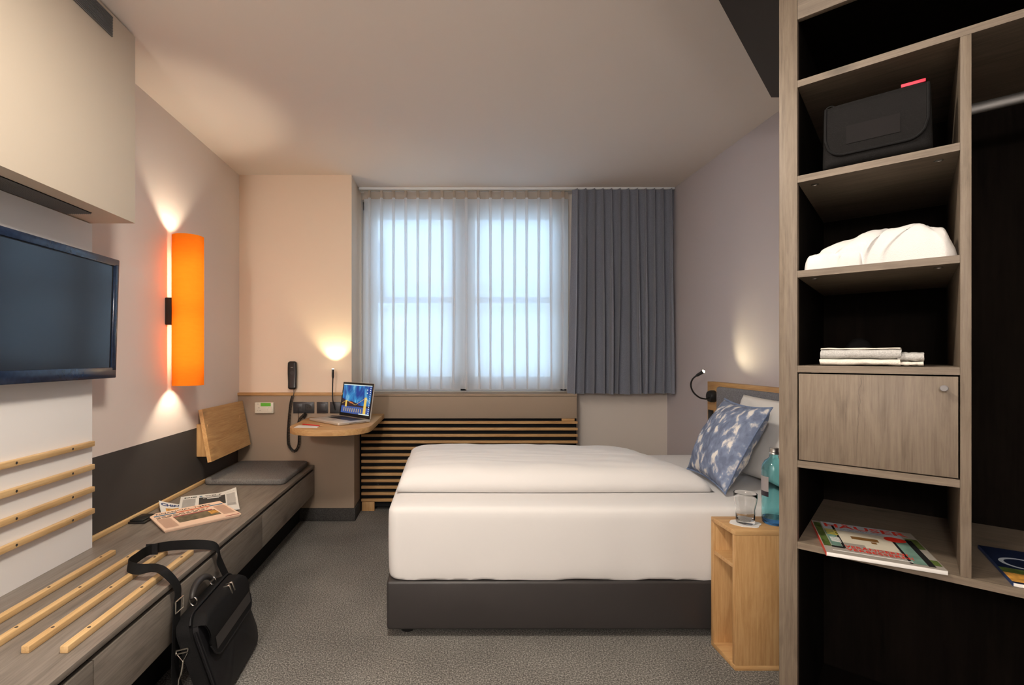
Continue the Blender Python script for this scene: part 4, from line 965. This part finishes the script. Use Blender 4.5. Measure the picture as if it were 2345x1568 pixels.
bp2 = [(0.0415, 0.026), (0.0435, 0.026), (0.0435, 0.06), (0.044, 0.085), (0.0435, 0.11), (0.0435, 0.215), (0.041, 0.235), (0.033, 0.252), (0.022, 0.262), (0.0165, 0.268), (0.0150, 0.29), (0.0128, 0.29), (0.0142, 0.269), (0.020, 0.260), (0.031, 0.250), (0.039, 0.234), (0.0415, 0.214), (0.0415, 0.11), (0.042, 0.085), (0.0415, 0.06), (0.0415, 0.026)]
part('glass_body', MB().lathe(bp2), 'teal', bot, weld=0.00001, angle=60)
part('glass_foot', MB().lathe([(0.0, 0.0), (0.036, 0.0), (0.042, 0.006), (0.0435, 0.0258), (0.0, 0.0258)]), 'tealbase', bot, weld=0.00001, angle=60)
part('screw_cap', MB().lathe([(0.0155, 0.281), (0.0175, 0.281), (0.0175, 0.285), (0.0162, 0.287), (0.0172, 0.290), (0.0162, 0.293), (0.0168, 0.305), (0.015, 0.307), (0.0, 0.307)], seg=28), 'steel', bot, weld=0.00001)
for (a0, a1) in ((155, 212), (318, 385)):
    part('paper_label', MB().grid(lambda u, v: Vector((0.0441 * math.cos(math.radians(a0 + (a1 - a0) * u)), 0.0441 * math.sin(math.radians(a0 + (a1 - a0) * u)), 0.133 + 0.060 * v)), 12, 2), 'labelgrey', bot)
    part('label_footer', MB().grid(lambda u, v: Vector((0.0441 * math.cos(math.radians(a0 + (a1 - a0) * u)), 0.0441 * math.sin(math.radians(a0 + (a1 - a0) * u)), 0.113 + 0.020 * v)), 12, 1), 'labeldark', bot)

# ------------------------------------------------------------------ wardrobe, set at an angle
WL = Vector((1.0075, 1.4025, 0)); WA = math.atan2(-0.689, 0.725)
wr_ = thing('open_wardrobe', 'tall grey oak open wardrobe with shelves, one door and dark interior', 'wardrobe', WL, WA)
WD, WW, WT = 0.60, 0.98, 2.385
part('post', MB().box((-0.0439, 0, 0), (0, 0.03, WT), 0.001), 'greyZ', wr_)
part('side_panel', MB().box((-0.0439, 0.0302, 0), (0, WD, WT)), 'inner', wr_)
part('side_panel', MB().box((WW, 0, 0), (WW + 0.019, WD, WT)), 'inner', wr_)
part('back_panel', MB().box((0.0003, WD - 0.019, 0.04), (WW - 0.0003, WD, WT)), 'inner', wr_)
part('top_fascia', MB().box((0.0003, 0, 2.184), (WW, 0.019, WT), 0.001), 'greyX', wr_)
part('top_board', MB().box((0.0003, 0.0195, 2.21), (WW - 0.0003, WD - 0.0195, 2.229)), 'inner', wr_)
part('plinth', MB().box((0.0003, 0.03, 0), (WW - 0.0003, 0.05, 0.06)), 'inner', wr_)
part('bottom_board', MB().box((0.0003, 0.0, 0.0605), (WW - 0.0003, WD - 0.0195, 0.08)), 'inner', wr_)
BOARD = 0.019
fitme = MB().lathe([(0.0085, -0.0002), (0.009, -0.0016), (0.006, -0.0022), (0.0058, -0.001), (0.0, -0.001)], seg=18).mesh('cam_fitting', 'steel')
def shelf(z, x1, name='shelf', fit=True):
    s = part(name, MB().box((0.0003, 0.0012, z - BOARD), (x1, WD - 0.0195, z)), 'greyX', wr_)
    part('edge_band', MB().box((0.0003, 0.0, z - BOARD), (x1, 0.0011, z)), 'greyX', s)
    if fit and x1 < 0.4:
        for x in (0.035, x1 - 0.035): inst('cam_fitting', fitme, s, (x, 0.05, z - BOARD))
    return s
ZA, ZB, ZC, ZD, ZE, ZF = 2.009, 1.736, 1.465, 1.194, 0.9225, 0.690
DV0, DV1 = 0.3217, 0.3405
for z in (ZA, ZF): shelf(z, WW - 0.0003)
for z in (ZB, ZC, ZD, ZE): shelf(z, DV0 - 0.0003)
part('divider', MB().box((DV0, 0.0, ZF + 0.0002), (DV1, WD - 0.0195, ZA - BOARD - 0.0002), 0.0008), 'greyZ', wr_)
dr_ = part('door', MB().box((0.003, 0.0, ZE + 0.003), (DV0 - 0.003, 0.019, ZD - BOARD - 0.004), 0.001), 'greyZ', wr_)
ck = [Vector((0.1376 - 0.006 * t + 0.006 * fbm(t * 7, 1.0), -0.0003, 1.163 - 0.175 * t)) for t in [i / 24 for i in range(25)]]
part('wood_crack', MB().band(ck, [Vector((0.0003 + 0.0007 * abs(fbm(i * 0.7, 2.0)), 0, 0)) for i in range(25)], 0.0004), 'crackbrown', dr_)
part('knob', MB().tube([(0.2938, 0.0, 1.143), (0.2938, -0.014, 1.143), (0.2938, -0.016, 1.143), (0.2938, -0.022, 1.143), (0.2938, -0.0235, 1.143)], [0.004, 0.005, 0.0075, 0.0078, 0.0065], 20), 'louver', dr_)
rail = MB()
rail.grid(lambda u, v: Vector((DV1 + (WW - DV1) * v, 0.25 + 0.008 * math.cos(2 * PI * u), 1.895 + 0.015 * math.sin(2 * PI * u))), 20, 1, closed_u=True)
rp_ = part('hanging_rail', rail, 'darksteel', wr_)
part('rail_socket', MB().box((DV1 + 0.0002, 0.235, 1.876), (DV1 + 0.006, 0.265, 1.914), 0.002), 'steel', rp_)
def W(x, y, z): return WM[wr_.name] @ Vector((x, y, z))
# wash bag
wb = thing('wash_bag', 'black canvas wash bag with flap and red tag on a wardrobe shelf', 'bag', W(0.165, 0.06, ZB + 0.001), WA)
mb = MB()
def wbody(u, v):
    a = 2 * PI * u; c_, s_ = math.cos(a), math.sin(a); e = 0.35
    z = 0.178 * v; k = (0.86 + 0.14 * math.sin(PI * min(1, v * 1.4) * 0.5)) * (1 - 0.28 * max(0, (v - 0.55) / 0.45) ** 2)
    kk = min(1, v / 0.08) ** 0.5 if v < 0.08 else 1
    return Vector((0.112 * (0.93 + 0.07 * kk) * (1 - 0.04 * v) * math.copysign(abs(c_) ** e, c_), 0.052 * k * kk * math.copysign(abs(s_) ** e, s_), z + 0.003 * fbm(c_ * 3, s_ * 3 + v * 5)))
mb.grid(wbody, 48, 22, closed_u=True)
mb.poly([wbody(i / 48, 1) for i in range(48)])
part('body', mb, 'wash', wb, weld=0.0002, angle=60)
def wfl(u, v):
    x = (u - 0.5) * 2 * 0.102; e = max(0, abs(x) - 0.062) / 0.04
    low = 0.035 + 0.045 * (1 - math.sqrt(max(0, 1 - min(1, e) ** 2))); z = 0.180 + (low - 0.180) * v
    k = (0.86 + 0.14 * math.sin(PI * min(1, z / 0.178 * 1.4) * 0.5)) * (1 - 0.28 * max(0, (z / 0.178 - 0.55) / 0.45) ** 2)
    return Vector((x, -0.052 * k - 0.0045 + (0.035 * (1 - v / 0.06) if v < 0.06 else 0), z + (0.003 if v < 0.06 else 0)))
fl2 = part('flap', MB().grid(wfl, 30, 24), 'wash', wb, angle=80)
ed = [wfl(0, v) for v in [i / 12 for i in range(1, 12)]] + [wfl(u, 1) for u in [i / 30 for i in range(31)]] + [wfl(1, v) for v in [1 - i / 12 for i in range(1, 12)]]
part('flap_binding', MB().tube(ed, 0.0034, 8), 'nylon', fl2)
part('logo_patch', MB().grid(lambda u, v: wfl(0.22 + 0.53 * u, 0.50 + 0.33 * v) + Vector((0, -0.0015, 0)), 8, 6), 'logo', fl2)
part('red_tag', MB().box((0.052, -0.034, 0.180), (0.098, -0.026, 0.1885), 0.001), 'redtag', wb)
part('zip_ring', MB().tube([Vector((-0.095 + 0.009 * math.cos(a), -0.012, 0.186 + 0.005 * math.sin(a))) for a in [2 * PI * i / 14 for i in range(14)]], 0.0015, 6, closed=True), 'black', wb)
# bathrobe
ro = thing('bathrobe', 'folded white terry bathrobe heaped on the wardrobe shelf above the knit', 'bathrobe', W(0.165, 0.14, ZC + 0.001), WA)
def heap(x0, x1, y0, y1, prof, seed, creases=()):
    def hgt(s):
        for (a, ha), (b, hb2) in zip(prof, prof[1:]):
            if a <= s <= b: t_ = (s - a) / (b - a); t_ = t_ * t_ * (3 - 2 * t_); return ha + (hb2 - ha) * t_
        return prof[-1][1]
    def f(u, v):
        a = PI * v                     # over the top: front bottom -> back bottom
        yy = -math.cos(a); zz = math.sin(a)
        ys = math.copysign(abs(yy) ** 0.6, yy); zs_ = abs(zz) ** 0.55
        endk = min(1, min(u, 1 - u) / 0.07) ** 0.5
        hh = hgt(u) * (0.25 + 0.75 * endk)
        x = x0 + (x1 - x0) * u; y = (y0 + y1) / 2 + (y1 - y0) / 2 * ys * (0.8 + 0.2 * endk)
        w_ = 0.010 * fbm(u * 5 + seed, v * 4) + 0.004 * fbm(u * 14 + seed, v * 11)
        for (cu_, sl_, dp, wd_) in creases:
            dd = (u - cu_ - sl_ * (v - 0.25)) / wd_; w_ -= dp * math.exp(-dd * dd)
        k = zs_ * endk
        return Vector((x, y - w_ * k * (1 if yy < 0.2 else 0) * -1 * abs(yy), max(0.0, hh * zs_ + w_ * k * abs(zz))))
    return f
f = heap(-0.135, 0.154, -0.125, 0.16, [(0, 0.060), (0.25, 0.086), (0.45, 0.104), (0.75, 0.112), (0.9, 0.09), (1, 0.055)], 2.0, ((0.50, 0.45, 0.020, 0.016), (0.70, 0.8, 0.014, 0.016), (0.28, 0.6, 0.010, 0.016), (0.85, -0.3, 0.008, 0.02)))
part('body', MB().grid(f, 90, 60), 'terry', ro, angle=180)
f = heap(-0.152, -0.02, -0.132, 0.05, [(0, 0.046), (0.4, 0.058), (1, 0.052)], 6.0, ((0.62, 0.2, 0.008, 0.03),))
part('sleeve', MB().grid(f, 50, 40), 'terry', ro, angle=180)
# folded knit
kn = thing('folded_sweater', 'folded pale grey knit with cream stripe above the wardrobe door', 'clothing', W(0.15, 0.13, ZD + 0.001), WA)
def fold(mb, x0, x1, y0, y1, z0, z1, bul=0.006, seed=0.0):
    def f(u, v):
        a = 2 * PI * v; c_, s_ = math.cos(a), math.sin(a)
        y = (y0 + y1) / 2 - (y1 - y0) / 2 * math.copysign(abs(c_) ** 0.35, c_); z = (z0 + z1) / 2 + (z1 - z0) / 2 * math.copysign(abs(s_) ** 0.6, s_)
        x = x0 + (x1 - x0) * u + 0.003 * fbm(v * 6 + seed, 1.0) * (1 if u in (0, 1) else 0)
        return Vector((x, y + 0.002 * fbm(u * 8 + seed, v * 4), max(z0, z + 0.002 * fbm(u * 6 + seed, v * 3 + 2))))
    mb.grid(f, 24, 36, closed_v=True)
    for u in (0, 1): mb.poly([f(u, j / 36) for j in range(36)])
    return mb
part('lower_layer', fold(MB(), -0.101, 0.066, -0.112, 0.10, 0.0, 0.019, seed=1), 'creamcloth', kn, weld=0.0002, angle=60)
part('upper_layer', fold(MB(), -0.100, 0.067, -0.110, 0.10, 0.0175, 0.046, seed=2), 'greycloth', kn, weld=0.0002, angle=60)
part('top_edge', fold(MB(), -0.099, 0.066, -0.104, 0.09, 0.043, 0.049, seed=4), 'creamcloth', kn, weld=0.0002, angle=60)
part('sleeve', fold(MB(), 0.060, 0.110, -0.10, 0.09, 0.012, 0.036, seed=3), 'greycloth', kn, weld=0.0002, angle=60)
part('sleeve_cuff', fold(MB(), 0.060, 0.109, -0.101, 0.09, 0.0, 0.0125, seed=5), 'creamcloth', kn, weld=0.0002, angle=60)
solo('rolled_socks', MB().grid(lambda u, v: W(0.115 + 0.035 * math.cos(2 * PI * u) * math.sin(PI * v), 0.32 + 0.03 * math.sin(2 * PI * u) * math.sin(PI * v), ZD + 0.042 - 0.041 * math.cos(PI * v) + 0.004 * fbm(u * 6, v * 6)), 24, 14, closed_u=True), 'wash', 'small dark cloth bundle behind the folded knit', 'cloth', W(0.115, 0.32, ZD), weld=0.0002, angle=180)
# magazines
def magazine(label, center, rot, w, h, th):
    t = thing('magazine', label, 'magazine', center, rot, group='magazines on the lower wardrobe shelf')
    pg = part('pages', MB().box((-w / 2, -h / 2, 0.0003), (w / 2, h / 2, th - 0.0006), 0.0008), 'paper', t)
    return t
mw, mh = 0.234, 0.292
t = magazine('architecture magazine with red title and white villa on the lower wardrobe shelf', (1.188, 1.369, ZF + 0.0005), math.radians(-30.5), mw, mh, 0.011)
zc = 0.0108
def R(mb, x0, y0, x1, y1, k=0): return mb.quad((x0, y0, zc + k * 0.00025), (x1, y0, zc + k * 0.00025), (x1, y1, zc + k * 0.00025), (x0, y1, zc + k * 0.00025))
cv = part('cover', MB().box((-mw / 2, -mh / 2, 0.0105), (mw / 2, mh / 2, zc)), 'maggrey', t)
part('spine', MB().box((-mw / 2 - 0.0006, -mh / 2, 0.0), (-mw / 2, mh / 2, zc)), 'magred', t)
part('print_sky', R(MB(), -0.095, 0.075, 0.085, mh / 2, 1), 'magsky', cv, smooth=False)
part('print_house', R(R(MB(), -0.075, -0.04, 0.06, 0.072, 1), -0.02, -0.06, 0.05, -0.04, 1), 'magcream', cv, smooth=False)
part('print_window', R(R(MB(), -0.04, 0.005, 0.02, 0.03, 2), 0.0, -0.015, 0.012, 0.0, 2), 'magwood', cv, smooth=False)
part('print_leaves', R(R(R(MB(), -mw / 2 + 0.002, -0.09, -0.098, 0.13, 1), 0.088, 0.0, mw / 2 - 0.002, 0.085, 1), 0.088, -0.12, mw / 2 - 0.002, -0.08, 1), 'maggreen', cv, smooth=False)
part('print_glass', R(R(MB(), -0.096, -0.08, -0.074, 0.06, 1), 0.058, -0.13, 0.086, 0.05, 2), 'magteal', cv, smooth=False)
part('print_frames', R(R(R(R(MB(), -0.098, -0.095, -0.07, -0.082, 2), -0.073, -0.09, -0.067, 0.12, 3), 0.052, -0.135, 0.058, 0.07, 3), 0.086, -0.135, 0.10, 0.07, 2), 'magdark', cv, smooth=False)
tx = MB().text('HÄUSER', 0.050, (-0.092, 0.098, zc + 0.0010), (1, 0, 0), (0, 1, 0), bold=0.001, width=0.190); part('title', tx, 'magred', cv, smooth=False); tx = MB()
tx.text('VERÄNDERN?', 0.026, (-0.068, -0.082, zc + 0.0010), (1, 0, 0), (0, 1, 0), bold=0.0002, width=0.130)
tx.text('VERBESSERN!', 0.026, (-0.068, -0.106, zc + 0.0010), (1, 0, 0), (0, 1, 0), bold=0.0002, width=0.135)
part('cover_headline', tx, 'magred', cv, smooth=False)
part('subtitle', MB().text('Das Magazin für Architektur', 0.010, (-0.055, 0.084, zc + 0.0010), (1, 0, 0), (0, 1, 0), width=0.10), 'ink', cv, smooth=False)
el = MB().poly([(0.062 + 0.024 * math.cos(2 * PI * i / 28), 0.052 + 0.022 * math.sin(2 * PI * i / 28), zc + 0.0011) for i in range(28)])
part('red_badge', el, 'magred', cv, smooth=False)
sl_ = MB(); [R(sl_, -0.092, -0.01 - k * 0.009, -0.07, -0.005 - k * 0.009, 4) for k in range(5)]; R(sl_, -0.10, -0.125, 0.06, -0.120, 4)
part('cover_lines', sl_, 'paper', cv, smooth=False)
yl = MB(); [R(yl, -0.094, 0.02 + k * 0.014, -0.068, 0.028 + k * 0.014, 4) for k in range(4)]
part('cover_lines', yl, 'yellow', cv, smooth=False)
rot2 = math.radians(-36); mw, mh = 0.21, 0.28; zc = 0.0088
c_ = Vector((1.308, 1.128, 0)) + Matrix.Rotation(rot2, 3, 'Z') @ Vector((mw / 2, mh / 2, 0))
t = magazine('travel magazine with navy cover and night picture beside the wardrobe divider', (c_.x, c_.y, ZF + 0.0005), rot2, mw, mh, 0.009)
cv = part('cover', MB().box((-mw / 2, -mh / 2, 0.0085), (mw / 2, mh / 2, zc)), 'navy', t)
part('spine', MB().box((-mw / 2 - 0.0006, -mh / 2, 0.0), (-mw / 2, mh / 2, zc)), 'inkblue', t)
part('print_green', R(MB(), -mw / 2, -0.065, mw / 2, -0.03, 1), 'maggreen', cv, smooth=False)
part('print_picture', R(MB(), -mw / 2, -0.13, mw / 2, -0.066, 1), 'gold', cv, smooth=False)
ar = [(-0.04 + 0.05 * math.cos(a), 0.06 + 0.05 * math.sin(a)) for a in [2 * PI * i / 30 for i in range(30)]]
rg = MB(); rg.grid(lambda u, v: Vector((-0.05 + (0.034 + 0.009 * v) * math.cos(2 * PI * u), 0.02 + (0.034 + 0.009 * v) * math.sin(2 * PI * u), zc + 0.0006)), 30, 1, closed_u=True)
part('print_ring', rg, 'magsky', cv, smooth=False)
part('cover_title', R(R(MB(), -0.06, -0.122, -0.03, -0.10, 3), -0.02, -0.122, 0.08, -0.10, 3), 'paper', cv, smooth=False)

# ------------------------------------------------------------------ ceiling lamp added unseen for room fill, and entrance downlights (above / behind the viewpoint)
cl = thing('added_ceiling_fill', 'round white ceiling fill lamp added out of view above the room', 'fill light', (-0.25, 1.05, H))
part('rim', MB().lathe([(0.0, 0.0), (0.19, 0.0), (0.19, -0.035), (0.18, -0.04), (0.0, -0.04)], (-0.25, 1.05, H - 0.0005)), 'whitepvc', cl, local=False)
lamp('ceiling_fill_light', 'AREA', (-0.25, 1.05, H - 0.046), cl, CEILING_FILL_W, WARM, target=(-0.25, 1.05, 0), shape='DISK', size=0.34)
for i, (x, y, tx_, ty_, k) in enumerate(((0.62, 0.78, 1.0, 1.3, 1.0), (0.95, -0.1, 0.6, 1.2, 1.0), (-0.15, 0.05, -0.1, 1.6, 1.0))):
    t = thing('downlight', 'small recessed spotlight in the dark entrance ceiling', 'downlight', (x, y, SZ), group='spots in the entrance ceiling')
    part('ring', MB().lathe([(0.036, -0.0002), (0.045, -0.0002), (0.043, -0.005), (0.034, -0.005), (0.034, -0.0005)], (x, y, SZ)), 'steel', t, local=False)
    part('lens', MB().lathe([(0.0, -0.0012), (0.034, -0.0012)], (x, y, SZ)), 'downlens', t, local=False)
    lamp('spot_light', 'SPOT', (x, y, SZ - 0.012), t, DOWNLIGHT_W * k, WARM, target=(tx_, ty_, 0.6), spot_size=math.radians(120), spot_blend=0.7, shadow_soft_size=0.03)

gl = thing('added_globe_fill', 'opal globe on a pole added out of view as fill light', 'floor lamp', (-0.95, -1.35, 0))  # added behind the viewpoint to give the whole room an even fill
part('base', MB().lathe([(0.0, 0.0), (0.14, 0.0), (0.14, 0.015), (0.02, 0.03), (0.0, 0.03)], (-0.95, -1.35, 0.0005)), 'black', gl, local=False)
part('pole', MB().cyl((-0.95, -1.35, 0.03), (-0.95, -1.35, 1.80), 0.012), 'black', gl, local=False)
part('globe', MB().lathe([(0.14 * math.sin(PI * i / 20), 1.93 - 0.14 * math.cos(PI * i / 20)) for i in range(21)], (-0.95, -1.35, 0)), see_through('opal_glass', (1, 1, 1), 0.35, 1.0), gl, local=False, weld=0.0001, angle=180)
lamp('globe_fill_light', 'POINT', (-0.95, -1.35, 1.93), gl, FILL_GLOBE_W, (1.0, 0.95, 0.89), shadow_soft_size=0.10)
